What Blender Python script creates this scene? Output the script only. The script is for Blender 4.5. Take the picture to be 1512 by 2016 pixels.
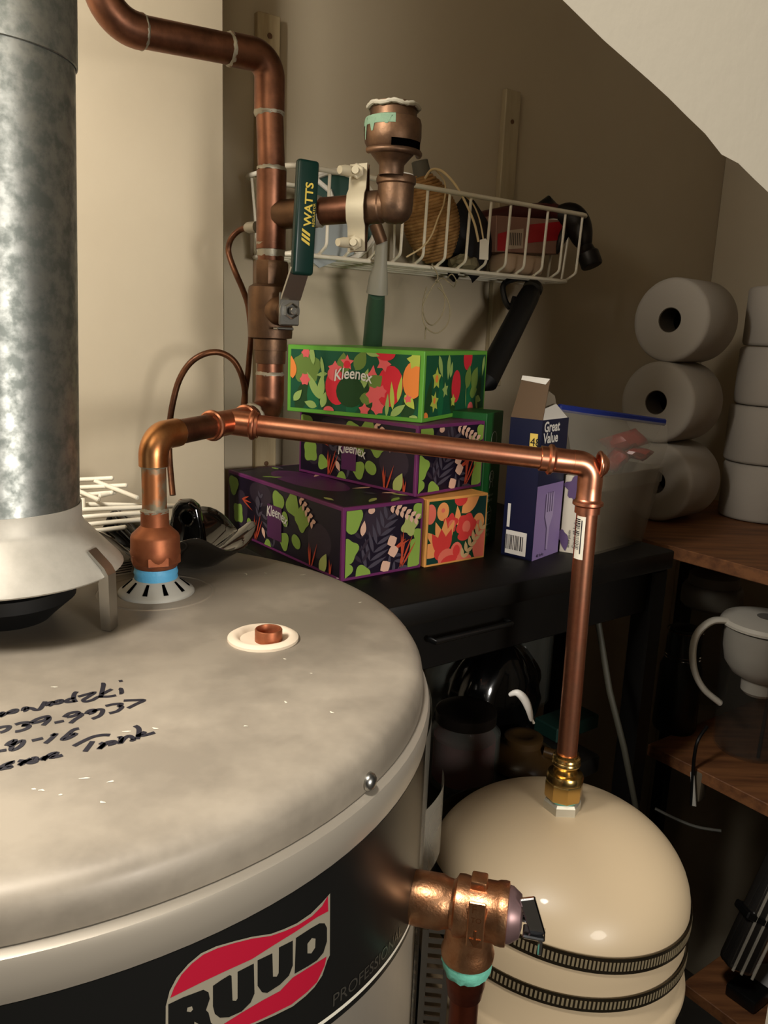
import bpy, bmesh, math, random
from mathutils import Vector, Matrix
random.seed(7)
for o in list(bpy.data.objects): bpy.data.objects.remove(o)
scene = bpy.context.scene
COL = scene.collection
V3 = Vector
EYE = V3((0, 0, 1.5))            # every coordinate below is relative to the eye point; obj() adds this
# ------------------------------------------------------------------ camera
FPX = 1600.0
_p = math.atan((1008 - 655) / FPX); _r = math.atan(.04)
_F = V3((0, math.cos(_p), -math.sin(_p))); _R0 = V3((1, 0, 0)); _U0 = _R0.cross(_F)
CR = math.cos(_r) * _R0 + math.sin(_r) * _U0
CU = math.cos(_r) * _U0 - math.sin(_r) * _R0
CF = _F
cam_d = bpy.data.cameras.new('camera'); cam = bpy.data.objects.new('camera', cam_d); COL.objects.link(cam)
cam_d.sensor_fit = 'VERTICAL'; cam_d.sensor_height = 36; cam_d.lens = FPX / 2016 * 36
cam_d.clip_start = .01; cam_d.clip_end = 50
_m = Matrix((CR, CU, -CF)).transposed().to_4x4(); _m.translation = EYE
cam.matrix_world = _m
scene.camera = cam
# ------------------------------------------------------------------ world, lights, exposure
w = bpy.data.worlds.new('world'); scene.world = w; w.use_nodes = True
w.node_tree.nodes['Background'].inputs[0].default_value = (1, .86, .68, 1)
w.node_tree.nodes['Background'].inputs[1].default_value = .006
scene.view_settings.view_transform = 'Standard'; scene.view_settings.look = 'None'
scene.view_settings.gamma = 1; scene.view_settings.use_curve_mapping = False
scene.view_settings.exposure = 0.0
def lamp(name, loc, radius, power, col=(1, .945, .86)):
    l = bpy.data.lights.new(name, 'POINT'); l.shadow_soft_size = radius; l.energy = power; l.color = col
    o = bpy.data.objects.new(name, l); COL.objects.link(o); o.location = V3(loc) + EYE
    return o
lamp('closet_bulb', (-.567, .266, .45), .12, 42.0)
lamp('overhead_fill', (-.18, -.008, .90), .08, 58.0)  # extra lamp added overhead to brighten lid and tank
lamp('hall_bulb', (.82, -.58, .0), .17, 57.0)
# ------------------------------------------------------------------ helpers
D1 = V3((.8064, .5914, 0)); D2 = V3((-.5914, .8064, 0)); UP = V3((0, 0, 1))
def S(s1, s2, z): return D1 * s1 + D2 * s2 + UP * z
def ray(x, y): return CR * ((x - 756) / FPX) - CU * ((y - 1008) / FPX) + CF
def P(x, y, d): return ray(x, y) * d
def PZ(x, y, z): r = ray(x, y); return r * (z / r.z)
def PY(x, y, Y): r = ray(x, y); return r * (Y / r.y)
def PS(x, y, s2): r = ray(x, y); return r * (s2 / r.dot(D2))
def PS1(x, y, s1): r = ray(x, y); return r * (s1 / r.dot(D1))
def zax(x, y, X, Y):
    r = ray(x, y); return r.z * (math.hypot(X, Y) / math.hypot(r.x, r.y))
ORG = {}
def lin(c):
    c = c / 255.0
    return c / 12.92 if c <= .04045 else ((c + .055) / 1.055) ** 2.4
def C(r, g, b): return (lin(r), lin(g), lin(b), 1)
def M(name, col, rough=.5, metal=0, var=None, bump=None, alpha=1, trans=0, spec=.5, coat=0, ior=1.45, scale3=None, rvar=None):
    m = bpy.data.materials.new(name); m.use_nodes = True
    nt = m.node_tree; b = nt.nodes['Principled BSDF']
    b.inputs['Base Color'].default_value = col; b.inputs['Roughness'].default_value = rough
    b.inputs['Metallic'].default_value = metal; b.inputs['Alpha'].default_value = alpha
    b.inputs['Transmission Weight'].default_value = trans; b.inputs['Specular IOR Level'].default_value = spec
    b.inputs['Coat Weight'].default_value = coat; b.inputs['IOR'].default_value = ior
    tc = nt.nodes.new('ShaderNodeTexCoord'); src = tc.outputs['Object']
    if scale3:
        mp = nt.nodes.new('ShaderNodeMapping'); mp.inputs['Scale'].default_value = scale3
        nt.links.new(src, mp.inputs['Vector']); src = mp.outputs['Vector']
    if var:      # (second colour, scale, low, high)
        n = nt.nodes.new('ShaderNodeTexNoise'); n.inputs['Scale'].default_value = var[1]; n.inputs['Detail'].default_value = 6
        n.inputs['Roughness'].default_value = .62
        nt.links.new(src, n.inputs['Vector'])
        r = nt.nodes.new('ShaderNodeValToRGB')
        r.color_ramp.elements[0].position = var[2]; r.color_ramp.elements[1].position = var[3]
        r.color_ramp.elements[0].color = col; r.color_ramp.elements[1].color = var[0]
        nt.links.new(n.outputs['Fac'], r.inputs['Fac']); nt.links.new(r.outputs['Color'], b.inputs['Base Color'])
        if rvar:
            mr = nt.nodes.new('ShaderNodeMapRange'); mr.inputs['From Min'].default_value = var[2]; mr.inputs['From Max'].default_value = var[3]
            mr.inputs['To Min'].default_value = rough; mr.inputs['To Max'].default_value = rvar
            nt.links.new(n.outputs['Fac'], mr.inputs['Value']); nt.links.new(mr.outputs['Result'], b.inputs['Roughness'])
    if bump:     # (scale, strength, distance)
        n2 = nt.nodes.new('ShaderNodeTexNoise'); n2.inputs['Scale'].default_value = bump[0]; n2.inputs['Detail'].default_value = 4
        nt.links.new(src, n2.inputs['Vector'])
        bp = nt.nodes.new('ShaderNodeBump'); bp.inputs['Strength'].default_value = bump[1]
        bp.inputs['Distance'].default_value = bump[2] if len(bump) > 2 else .001
        nt.links.new(n2.outputs['Fac'], bp.inputs['Height']); nt.links.new(bp.outputs['Normal'], b.inputs['Normal'])
    return m
def obj(name, g, mats, parent=None, smooth=True, label=None, cat=None, group=None, kind=None):
    """link one mesh; g = (verts, faces[, material indices]) in eye-relative metres"""
    vs = [V3(v) + EYE for v in g[0]]
    if name == 'solder_joint':
        _j = random.Random(len(ORG)); vs = [v + V3((_j.uniform(-.0004, .0004), _j.uniform(-.0004, .0004), _j.uniform(-.0006, .0006))) for v in vs]
    lo = V3([min(v[i] for v in vs) for i in range(3)]); hi = V3([max(v[i] for v in vs) for i in range(3)])
    org = V3(((lo.x + hi.x) / 2, (lo.y + hi.y) / 2, lo.z))
    me = bpy.data.meshes.new(name); me.from_pydata([v - org for v in vs], [], g[1]); me.update()
    for m in (mats if isinstance(mats, (list, tuple)) else [mats]): me.materials.append(m)
    if len(g) > 2:
        for p, i in zip(me.polygons, g[2]): p.material_index = i
    if smooth:
        me.polygons.foreach_set('use_smooth', [True] * len(me.polygons))
        me.set_sharp_from_angle(angle=math.radians(smooth if smooth is not True else 40))
    o = bpy.data.objects.new(name, me); COL.objects.link(o)
    if parent is not None: o.parent = parent; o.location = org - ORG[parent.name]
    else: o.location = org
    ORG[o.name] = org
    return tag(o, label, cat, group, kind)
def tag(o, label=None, cat=None, group=None, kind=None):
    if label: o['label'] = label
    if cat: o['category'] = cat
    if group: o['group'] = group
    if kind: o['kind'] = kind
    return o
def thing(name, loc, label, cat, group=None, kind=None):
    o = bpy.data.objects.new(name, None); COL.objects.link(o); o.location = V3(loc) + EYE; o.empty_display_size = .03
    ORG[o.name] = o.location.copy()
    return tag(o, label, cat, group, kind)
def copy_tree(src, delta, parent=None, label=None, group=None):
    o = src.copy(); COL.objects.link(o)
    if parent: o.parent = parent
    else: o.location = src.location + delta
    ORG[o.name] = ORG[src.name] + delta
    if label: o['label'] = label
    if group: o['group'] = group
    for ch in src.children: copy_tree(ch, delta, o)
    return o
def join(*gs):
    v, f, mi = [], [], []
    for g in gs:
        k = len(v); v += [V3(a) for a in g[0]]; f += [tuple(i + k for i in q) for q in g[1]]
        mi += list(g[2]) if len(g) > 2 else [0] * len(g[1])
    return v, f, mi
def mi(g, i): return g[0], g[1], [i] * len(g[1])
def frame(t, ref=None):
    t = t.normalized()
    a = ref if ref is not None else (UP if abs(t.z) < .9 else V3((1, 0, 0)))
    u = (a - t * a.dot(t)).normalized()
    return u, t.cross(u)
def sweep(path, rad, seg=16, caps=True, closed=False, flat=None, ref=None):
    """tube along path; rad number or list; flat = (a,b) elliptical factors"""
    path = [V3(p) for p in path]; n = len(path)
    if not isinstance(rad, (list, tuple)): rad = [rad] * n
    tans = []
    for i in range(n):
        if closed: t = path[(i + 1) % n] - path[i - 1]
        else: t = path[min(i + 1, n - 1)] - path[max(i - 1, 0)]
        tans.append(t.normalized() if t.length > 1e-9 else tans[-1])
    u, v = frame(tans[0], ref); vs, fs = [], []
    fa, fb = flat or (1, 1)
    for i in range(n):
        if i:
            q = tans[i - 1].rotation_difference(tans[i]); u = q @ u
            u = (u - tans[i] * u.dot(tans[i])).normalized()
        v = tans[i].cross(u)
        for k in range(seg):
            a = 2 * math.pi * k / seg
            vs.append(path[i] + (u * math.cos(a) * fa + v * math.sin(a) * fb) * rad[i])
    for i in range(n if closed else n - 1):
        j = (i + 1) % n
        for k in range(seg):
            l = (k + 1) % seg
            fs.append((i * seg + k, i * seg + l, j * seg + l, j * seg + k))
    if caps and not closed:
        fs.append(tuple(reversed(range(seg)))); fs.append(tuple((n - 1) * seg + k for k in range(seg)))
    return vs, fs
def lathe(prof, c, axis=UP, seg=32, a0=0, a1=None, ref=None):
    c = V3(c); axis = V3(axis).normalized(); u, v = frame(axis, ref)
    full = a1 is None; n = seg if full else seg + 1
    vs, fs = [], []
    for r, h in prof:
        for k in range(n):
            a = (2 * math.pi * k / seg) if full else a0 + (a1 - a0) * k / seg
            vs.append(c + axis * h + (u * math.cos(a) + v * math.sin(a)) * max(r, 1e-6))
    for i in range(len(prof) - 1):
        for k in range(seg):
            l = (k + 1) % n if full else k + 1
            fs.append((i * n + k, i * n + l, (i + 1) * n + l, (i + 1) * n + k))
    return vs, fs
def seg2(a, b, prof, seg=24):
    """lathe between points a and b; prof = (r, fraction or metres along) in metres from a"""
    a = V3(a); b = V3(b)
    return lathe(prof, a, b - a, seg)
def fillet(pts, r, n=8):
    pts = [V3(p) for p in pts]; out = [pts[0]]
    for i in range(1, len(pts) - 1):
        a, b, c = pts[i - 1], pts[i], pts[i + 1]
        d0 = (a - b).normalized(); d1 = (c - b).normalized()
        ang = d0.angle(d1); t = r / math.tan(ang / 2)
        p0 = b + d0 * t; p1 = b + d1 * t; bis = (d0 + d1).normalized(); ce = b + bis * (r / math.sin(ang / 2))
        v0 = p0 - ce; v1 = p1 - ce; tot = v0.angle(v1)
        for k in range(n + 1):
            f = k / n; out.append(ce + (v0 * math.sin((1 - f) * tot) + v1 * math.sin(f * tot)) / math.sin(tot))
    out.append(pts[-1]); return out
def smoothp(pts, n=6):
    """Catmull-Rom through points"""
    pts = [V3(p) for p in pts]; q = [pts[0]] + pts + [pts[-1]]; out = []
    for i in range(1, len(q) - 2):
        for k in range(n):
            t = k / n; a, b, c, d = q[i - 1], q[i], q[i + 1], q[i + 2]
            out.append(.5 * ((2 * b) + (c - a) * t + (2 * a - 5 * b + 4 * c - d) * t * t + (3 * b - a - 3 * c + d) * t ** 3))
    out.append(pts[-1]); return out
def box(c, size, X=V3((1, 0, 0)), Y=V3((0, 1, 0)), Z=UP, bev=0, bseg=2):
    """box centred at c"""
    bm = bmesh.new(); bmesh.ops.create_cube(bm, size=1)
    for v in bm.verts: v.co = V3((v.co.x * size[0], v.co.y * size[1], v.co.z * size[2]))
    if bev: bmesh.ops.bevel(bm, geom=bm.edges[:], offset=bev, segments=bseg, profile=.5, affect='EDGES')
    X = V3(X).normalized(); Y = V3(Y).normalized(); Z = V3(Z).normalized(); c = V3(c)
    vs = [c + X * v.co.x + Y * v.co.y + Z * v.co.z for v in bm.verts]; fs = [tuple(v.index for v in f.verts) for f in bm.faces]
    bm.free(); return vs, fs
def prism(poly, off):
    poly = [V3(p) for p in poly]; off = V3(off); n = len(poly)
    nrm = V3((0, 0, 0))
    for i in range(n): nrm += poly[i].cross(poly[(i + 1) % n])
    if nrm.dot(off) > 0: poly = poly[::-1]
    vs = poly + [p + off for p in poly]
    fs = [tuple(range(n)), tuple(reversed(range(n, 2 * n)))]
    for i in range(n):
        j = (i + 1) % n; fs.append((j, i, n + i, n + j))
    return vs, fs
def ribbon(pts, width, nrm, taper=True, th=0):
    """flat pen stroke through pts lying on a surface of normal nrm"""
    pts = [V3(p) for p in pts]; vs, fs = [], []; n = len(pts)
    for i in range(n):
        t = (pts[min(i + 1, n - 1)] - pts[max(i - 1, 0)]).normalized()
        s = t.cross(nrm).normalized(); w_ = width[i] if isinstance(width, list) else width
        vs += [pts[i] + s * w_ / 2, pts[i] - s * w_ / 2]
    for i in range(n - 1): fs.append((2 * i, 2 * i + 1, 2 * i + 3, 2 * i + 2))
    return vs, fs
def text2d(s, size=1.0, res=3, align='LEFT', bold=0, shear=0):
    cu = bpy.data.curves.new('t', 'FONT'); cu.body = s; cu.size = size; cu.resolution_u = res; cu.align_x = align; cu.offset = bold; cu.shear = shear
    o = bpy.data.objects.new('t', cu); COL.objects.link(o)
    me = o.to_mesh(); v = [(a.co.x, a.co.y) for a in me.vertices]; f = [tuple(p.vertices) for p in me.polygons]
    o.to_mesh_clear(); bpy.data.objects.remove(o); bpy.data.curves.remove(cu)
    return v, f
def text3d(s, size, o, U, V, align='LEFT', bold=0, sx=1.0, shear=0):
    v, f = text2d(s, size, 3, align, bold, shear); o = V3(o); U = V3(U).normalized(); V = V3(V).normalized()
    return [o + U * a * sx + V * b for a, b in v], f
# ------------------------------------------------------------------ materials
m_wall = M('beige_wall_paint', C(180, 167, 143), .7, bump=(60, .12, .002), var=(C(174, 160, 136), 3, .35, .7))
m_drywall = M('drywall_paint', C(172, 163, 145), .75, bump=(90, .12, .002))
m_gyp = M('cut_gypsum', C(205, 200, 188), .9, bump=(300, .6, .002))
m_floor = M('concrete_floor', C(80, 74, 66), .8, var=(C(60, 56, 50), 8, .4, .6))
m_pine = M('pine_strip', C(172, 154, 120), .6, var=(C(156, 136, 102), 14, .4, .65), scale3=(6, 6, .6))
m_pine2 = M('muted_pine', C(166, 151, 122), .6, var=(C(152, 137, 108), 14, .4, .65), scale3=(6, 6, .6))  # second cleat, toned nearer the wall colour
m_knot = M('screw_hole', C(90, 60, 35), .7)
m_lid = M('grey_enamel', C(128, 119, 106), .42, metal=.15, var=(C(147, 137, 122), 11, .46, .66), bump=(220, .05, .001), rvar=.55)
m_band = M('silver_enamel', C(162, 153, 139), .36, metal=.3, bump=(120, .03, .001))
m_label = M('black_label', C(20, 20, 19), .33, spec=.4)
m_red = M('logo_red', C(176, 18, 48), .4)
m_silver = M('logo_silver', C(190, 180, 158), .4, metal=.5)
m_white_ink = M('white_ink', C(232, 226, 208), .5)
m_ink = M('marker_ink', C(22, 20, 30), .55)
m_galv = M('galvanized_steel', C(160, 162, 158), .40, metal=.92, var=(C(118, 123, 119), 75, .40, .62), bump=(90, .14, .001), rvar=.50)
m_hood = M('galvanized_hood', C(196, 191, 180), .5, metal=.35, var=(C(178, 173, 162), 24, .4, .66), bump=(60, .08, .001))
m_black = M('black_flue', C(10, 10, 10), .6)
m_cu_old = M('aged_copper', C(148, 102, 80), .42, metal=1, var=(C(100, 68, 54), 26, .36, .66), bump=(160, .12, .0006), rvar=.46)
m_cu_new = M('bright_copper', C(224, 156, 124), .31, metal=1, var=(C(190, 118, 90), 34, .40, .70), bump=(140, .08, .0005), rvar=.38)
m_cu_nip = M('stained_copper', C(182, 118, 76), .42, metal=.8, var=(C(152, 142, 120), 42, .44, .56), bump=(90, .2, .0008), rvar=.6)
m_cu_red = M('red_copper', C(172, 106, 72), .50, metal=.75, var=(C(150, 86, 58), 40, .4, .65), bump=(200, .2, .0006))
m_solder = M('solder', C(168, 162, 146), .5, metal=.6, bump=(200, .5, .001))
m_bronze = M('cast_bronze', C(120, 92, 70), .48, metal=.85, var=(C(88, 68, 54), 30, .4, .66), bump=(200, .3, .0008))
m_bronze_hi = M('relief_valve_bronze', C(218, 164, 122), .36, metal=1, var=(C(200, 140, 98), 60, .4, .6), bump=(500, .35, .0006))
m_brass = M('brass', C(206, 172, 106), .24, metal=1, bump=(90, .06, .0006))
m_steel = M('zinc_steel', C(176, 174, 168), .32, metal=1)
m_chrome = M('chrome', C(190, 192, 196), .10, metal=1)
m_dksteel = M('dark_stainless', C(96, 88, 74), .30, metal=1)
m_blue = M('blue_thread_tape', C(96, 178, 226), .5, bump=(300, .4, .001))
m_teal = M('teal_sealant', C(118, 200, 176), .55, bump=(200, .5, .001))
m_verd = M('verdigris', C(126, 156, 130), .85, bump=(260, .6, .001))
m_tank = M('cream_enamel', C(196, 175, 143), .40, coat=.08, bump=(200, .03, .0006))
m_blackcer = M('black_glazed_ceramic', C(6, 6, 6), .08, coat=1)
m_blackp = M('black_plastic', C(12, 12, 12), .35)
m_blackt = M('black_table', C(9, 8, 7), .5, spec=.3, bump=(60, .15, .001), var=(C(14, 12, 10), 18, .4, .7))
m_wirew = M('white_wire', C(226, 218, 198), .35)
m_green_grip = M('green_vinyl_grip', C(10, 46, 40), .35)
m_yellow = M('yellow_ink', C(222, 196, 84), .5)
m_paper = M('toilet_paper', C(158, 150, 139), .95, bump=(80, .25, .002))
m_core = M('cardboard_core', C(70, 60, 48), .9)
m_hole_shade = M('hollow_shade', C(2, 2, 2), 1, spec=0)  # flat black standing in for the shade inside holes and slots
m_rackwood = M('rack_wood', C(126, 82, 48), .6, var=(C(92, 56, 32), 7, .4, .65), scale3=(1, 9, 9))
m_white = M('white_plastic', C(224, 218, 204), .4)
m_film = M('clear_film', C(214, 206, 188), .12, alpha=.30)
m_clear = M('clear_acrylic', C(70, 70, 66), .06, alpha=.14)
m_frost = M('frosted_bin', C(110, 100, 84), .35, alpha=.45)
m_zip = M('zip_bag_film', C(200, 194, 180), .15, alpha=.22)
m_zipb = M('blue_zip', C(24, 42, 120), .4)
# ================================================================== THE SETTING
FLOOR = -1.5; CEIL = 1.0
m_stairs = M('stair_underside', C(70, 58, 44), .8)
S2L = .999; S2B = 1.08; S1R = 1.65; S1J = .4647; S2F = .33
def wallslab(name, s1a, s1b, s2a, s2b, z0, z1, m):
    return obj(name, box(S((s1a + s1b) / 2, (s2a + s2b) / 2, (z0 + z1) / 2), (abs(s1b - s1a), abs(s2b - s2a), z1 - z0), D1, D2, UP, .002, 1), m, smooth=False, kind='structure')
wallslab('floor', -1.8, 2.2, -1.9, 1.3, FLOOR - .1, FLOOR, m_floor)
wallslab('ceiling', -1.8, 2.2, S2F, 1.3, CEIL, CEIL + .1, m_stairs)
wallslab('wall_left', -1.0, S1J, S2L, S2L + .2, FLOOR, CEIL, m_wall)
wallslab('wall_back', S1J - .02, 1.9, S2B, S2B + .1, FLOOR, CEIL, m_wall)
wallslab('wall_right', S1R, S1R + .1, S2F + .0135, S2B, FLOOR, CEIL, m_wall)
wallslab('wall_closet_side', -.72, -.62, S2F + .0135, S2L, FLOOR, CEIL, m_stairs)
# stair-side drywall panel with its hand-cut sloping edge
def front_panel():
    a = PS(1105, 0, S2F); b = PS(1512, 375, S2F)
    A = (a.dot(D1), a.z); B = (b.dot(D1), b.z)
    sl = (B[1] - A[1]) / (B[0] - A[0])
    s_top = A[0] + (CEIL - A[1]) / sl; z_end = A[1] + sl * (2.05 - A[0])
    rnd = random.Random(3); edge = []; n = 220
    wv = 0
    for i in range(n + 1):
        s = s_top + (2.05 - s_top) * i / n
        wv = wv * .55 + rnd.uniform(-.0007, .0007)
        edge.append((s, CEIL + (z_end - CEIL) * i / n + wv + (rnd.uniform(-.0030, .0012) if rnd.random() < .16 else 0)))
    poly = edge + [(2.05, CEIL)]
    pts = [S(s, S2F, z) for s, z in poly]
    n = len(pts); back = [p + D2 * .0127 + (UP * .014 + D1 * .012 if k_ < len(edge) else V3((0, 0, 0))) for k_, p in enumerate(pts)]
    nf = len(edge)
    vs = pts + back; fs = [tuple(range(n)), tuple(reversed(range(n, 2 * n)))]; mm = [0, 0]
    for i in range(n):
        j = (i + 1) % n; fs.append((i, n + i, n + j, j)); mm.append(1 if i < nf - 1 else 0)
    return vs, fs, mm
obj('wall_front', front_panel(), [m_drywall, m_gyp], smooth=False, kind='structure')
def shade_wall():
    a = PS(1105, 0, S2F); b = PS(1512, 375, S2F); sl = (b.z - a.z) / (b.dot(D1) - a.dot(D1)); z = lambda s: a.z + sl * (s - a.dot(D1)) + .001
    return prism([S(.79, S2F, FLOOR), S(2.05, S2F, FLOOR), S(2.05, S2F, z(2.05)), S(.79, S2F, z(.79))], D2 * .0127)
obj('shade_wall_right', shade_wall(), m_drywall, smooth=False, kind='structure')  # unseen wall, added just out of view to keep light off the rack
wallslab('wall_front_left', -1.7, -.62, S2F, S2F + .0127, FLOOR, CEIL, m_drywall)
# pine cleats on the back wall, each with its countersunk screws
def cleat(name, px, ptop, pbot, wid, screws, mt=m_pine):
    a = PS(px, ptop, S2B - .008); s1 = a.dot(D1); zt = a.z; zb = PS(px, pbot, S2B - .008).z
    t = obj(name, box(S(s1, S2B - .006, (zt + zb) / 2), (wid, .012, zt - zb), D1, D2, UP, .0015, 1), mt, smooth=False, kind='structure')
    for y in screws:
        z = PS(px, y, S2B - .012).z
        obj('screw', lathe([(0, -.0004), (.0022, -.0002), (.0034, .0006), (.0036, .0016), (.0020, .0022), (0, .0024)], S(s1, S2B - .0116, z), -D2, 14), m_knot, t)
    return t
cleat('trim_1', 528, 28, 1100, .034, (70, 912))
cleat('trim_2', 1009, 178, 760, .034, (240,), m_pine2)
# ================================================================== WATER HEATER
HC = V3((-.275, .600, 0)); ZT = -.246
def hp(th, R, z): a = math.radians(th); return V3((HC.x + R * math.cos(a), HC.y + R * math.sin(a), z))
def cyl(x, y, R):
    r = ray(x, y); a = r.x ** 2 + r.y ** 2; b = -2 * (r.x * HC.x + r.y * HC.y); k = HC.x ** 2 + HC.y ** 2 - R * R
    t = (-b - math.sqrt(max(b * b - 4 * a * k, 0))) / (2 * a); q = r * t
    return math.degrees(math.atan2(q.y - HC.y, q.x - HC.x)), q.z
heater = thing('water_heater', (HC.x, HC.y, FLOOR), 'large grey cylindrical gas water heater with handwriting on its lid and a black front label', 'water heater')
FL = V3((-.313, .646, 0))     # flue axis
obj('jacket', lathe([(.300, FLOOR + .05), (.315, FLOOR + .05), (.315, -.3005), (.3162, -.298), (.3168, -.290), (.3172, -.2815), (.3158, -.2765), (.312, -.2745), (.300, -.2745)], HC, UP, 128), m_band, heater)
lid = obj('lid', lathe([(.308, -.2735), (.311, -.2735), (.3112, -.264), (.3098, -.2555), (.3065, -.2505), (.301, -.2475), (.294, -.2463), (.28, ZT), (.10, ZT), (.0, ZT)], HC, UP, 128), m_lid, heater)
obj('foot_ring', lathe([(.28, FLOOR), (.30, FLOOR), (.30, FLOOR + .06), (.28, FLOOR + .06)], HC, UP, 48), m_blackp, heater)
# wrap-around label with a falling lower edge
def lab_low(th): return -.4026 - .001 * (th + 38) if th > -85 else -.3556
def label_strip(R, t0, t1, top, bot, n=60):
    vs, fs = [], []
    for i in range(n + 1):
        th = t0 + (t1 - t0) * i / n
        vs += [hp(th, R, top(th)), hp(th, R, bot(th))]
    for i in range(n): fs.append((2 * i, 2 * i + 1, 2 * i + 3, 2 * i + 2))
    return vs, fs
lab = obj('front_label', label_strip(.3156, -128, 6, lambda t: -.3000, lambda t: lab_low(t) - .006, 90), m_label, heater, label='black wrap-around label with a red logo')
obj('white_stripe', label_strip(.31575, -128, 6, lambda t: lab_low(t) + .0012, lambda t: lab_low(t) - .0016, 90), m_white_ink, lab)
RL = .3159
def onlab(x, y, R): th, z = cyl(x, y, R); return hp(th, R, z)
LS = 380 / 1512
def LG(pts, R): return [onlab(300 + x * LS, 1740 + y * LS, R) for x, y in pts]
def dens(pts, n=6):
    out = []
    for i in range(len(pts)):
        a = pts[i]; b = pts[(i + 1) % len(pts)]
        for k in range(n): out.append((a[0] + (b[0] - a[0]) * k / n, a[1] + (b[1] - a[1]) * k / n))
    return out
def cpoly(pts, R, i=0):
    """polygon on the jacket, cut into thin upright strips so it follows the curve"""
    pts = dens(pts, 3); q = [cyl(300 + x * LS, 1740 + y * LS, R) for x, y in pts]
    bm = bmesh.new(); vv = [bm.verts.new((a, z, 0)) for a, z in q]; f = bm.faces.new(vv)
    lo = min(a for a, _ in q); hi = max(a for a, _ in q); c = math.floor(lo) + 1
    while c < hi:
        bmesh.ops.bisect_plane(bm, geom=bm.verts[:] + bm.edges[:] + bm.faces[:], plane_co=(c, 0, 0), plane_no=(1, 0, 0)); c += 1
    bmesh.ops.triangulate(bm, faces=bm.faces[:])
    bm.verts.index_update()
    vs = [hp(v.co.x, R, v.co.y) for v in bm.verts]; fs = []
    for f in bm.faces:
        ids = [v.index for v in f.verts]; p = [vs[k] for k in ids]
        n = (p[1] - p[0]).cross(p[2] - p[0]); out = p[0] - V3((HC.x, HC.y, p[0].z))
        fs.append(tuple(ids if n.dot(out) > 0 else reversed(ids)))
    bm.free(); return vs, fs, [i] * len(fs)
plate = [(105, 960), (135, 840), (190, 735), (280, 630), (380, 545), (500, 490), (640, 450), (780, 415), (930, 392), (1030, 355), (1130, 310), (1240, 235), (1330, 145), (1392, 75), (1390, 560), (1370, 600), (1330, 720), (1270, 810), (1200, 880), (1100, 960), (960, 1030), (800, 1100), (560, 1190), (380, 1290), (100, 1480)]
red_top = [(140, 895), (170, 815), (230, 710), (310, 625), (400, 555), (510, 505), (640, 465), (780, 430), (930, 408), (1040, 370), (1140, 325), (1250, 255), (1330, 175), (1375, 95), (1378, 215), (1290, 262), (1130, 370), (960, 475), (780, 590), (560, 690), (380, 775), (240, 845)]
red_bot = [(560, 1098), (700, 1010), (860, 915), (1000, 840), (1100, 735), (1220, 660), (1365, 570), (1350, 640), (1290, 770), (1210, 850), (1090, 945), (950, 1015), (800, 1085), (560, 1175), (380, 1275), (150, 1420), (180, 1350), (380, 1200)]
LR = [(125, 945), (240, 890), (400, 830), (440, 850), (450, 900), (430, 960), (420, 990), (440, 1010), (460, 1090), (500, 1120), (420, 1180), (380, 1110), (330, 1080), (320, 1190), (125, 1320)]
LU1 = [(475, 800), (540, 755), (605, 715), (620, 720), (628, 915), (655, 918), (668, 900), (668, 690), (795, 625), (800, 860), (770, 930), (700, 1000), (600, 1045), (530, 1050), (490, 1020), (475, 960)]
LU2 = [(825, 600), (940, 545), (945, 728), (975, 728), (990, 700), (992, 500), (1100, 445), (1100, 640), (1070, 720), (1000, 790), (900, 855), (860, 850), (825, 800)]
LD = [(1125, 425), (1240, 350), (1310, 310), (1350, 310), (1368, 345), (1368, 450), (1340, 540), (1290, 600), (1220, 645), (1115, 705)]
CD = [(1215, 470), (1250, 425), (1278, 430), (1275, 500), (1245, 545), (1215, 545)]
CRr = [(270, 1000), (275, 970), (310, 960), (318, 985), (300, 1005)]
logo = obj('logo', join(cpoly(plate, RL, 0), cpoly(red_top, RL + .0001, 1), cpoly(red_bot, RL + .0001, 1),
     *[cpoly(q, RL + .00015, 2) for q in (LR, LU1, LU2, LD)], cpoly(CD, RL + .0002, 0), cpoly(CRr, RL + .0002, 0)), [m_silver, m_red, m_label], lab, smooth=False, label='red and black oval logo')
def wraptext(s, size, th0, R, zf, sx=1.0):
    v, f = text2d(s, size); vs = []
    for a, b in v:
        th = th0 + math.degrees(a * sx / R); vs.append(hp(th, R, zf(th) + b))
    return vs, f
obj('label_lettering', wraptext('PROFESSIONAL', .0125, -36.0, RL, lambda t: lab_low(t) + .0058, 1.12), M('foil_letters', C(150, 146, 136), .3, metal=.9), lab, smooth=False)
# lid screw
th, z = cyl(725, 1538, .3112)
n = hp(th, 1, 0) - HC; n.z = 0
sc = obj('lid_screw', lathe([(.0055, -.001), (.0058, .0008), (.0056, .0022), (.0042, .0040), (.002, .0048), (0, .005)], hp(th, .3111, z), n, 20), m_steel, heater)
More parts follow.
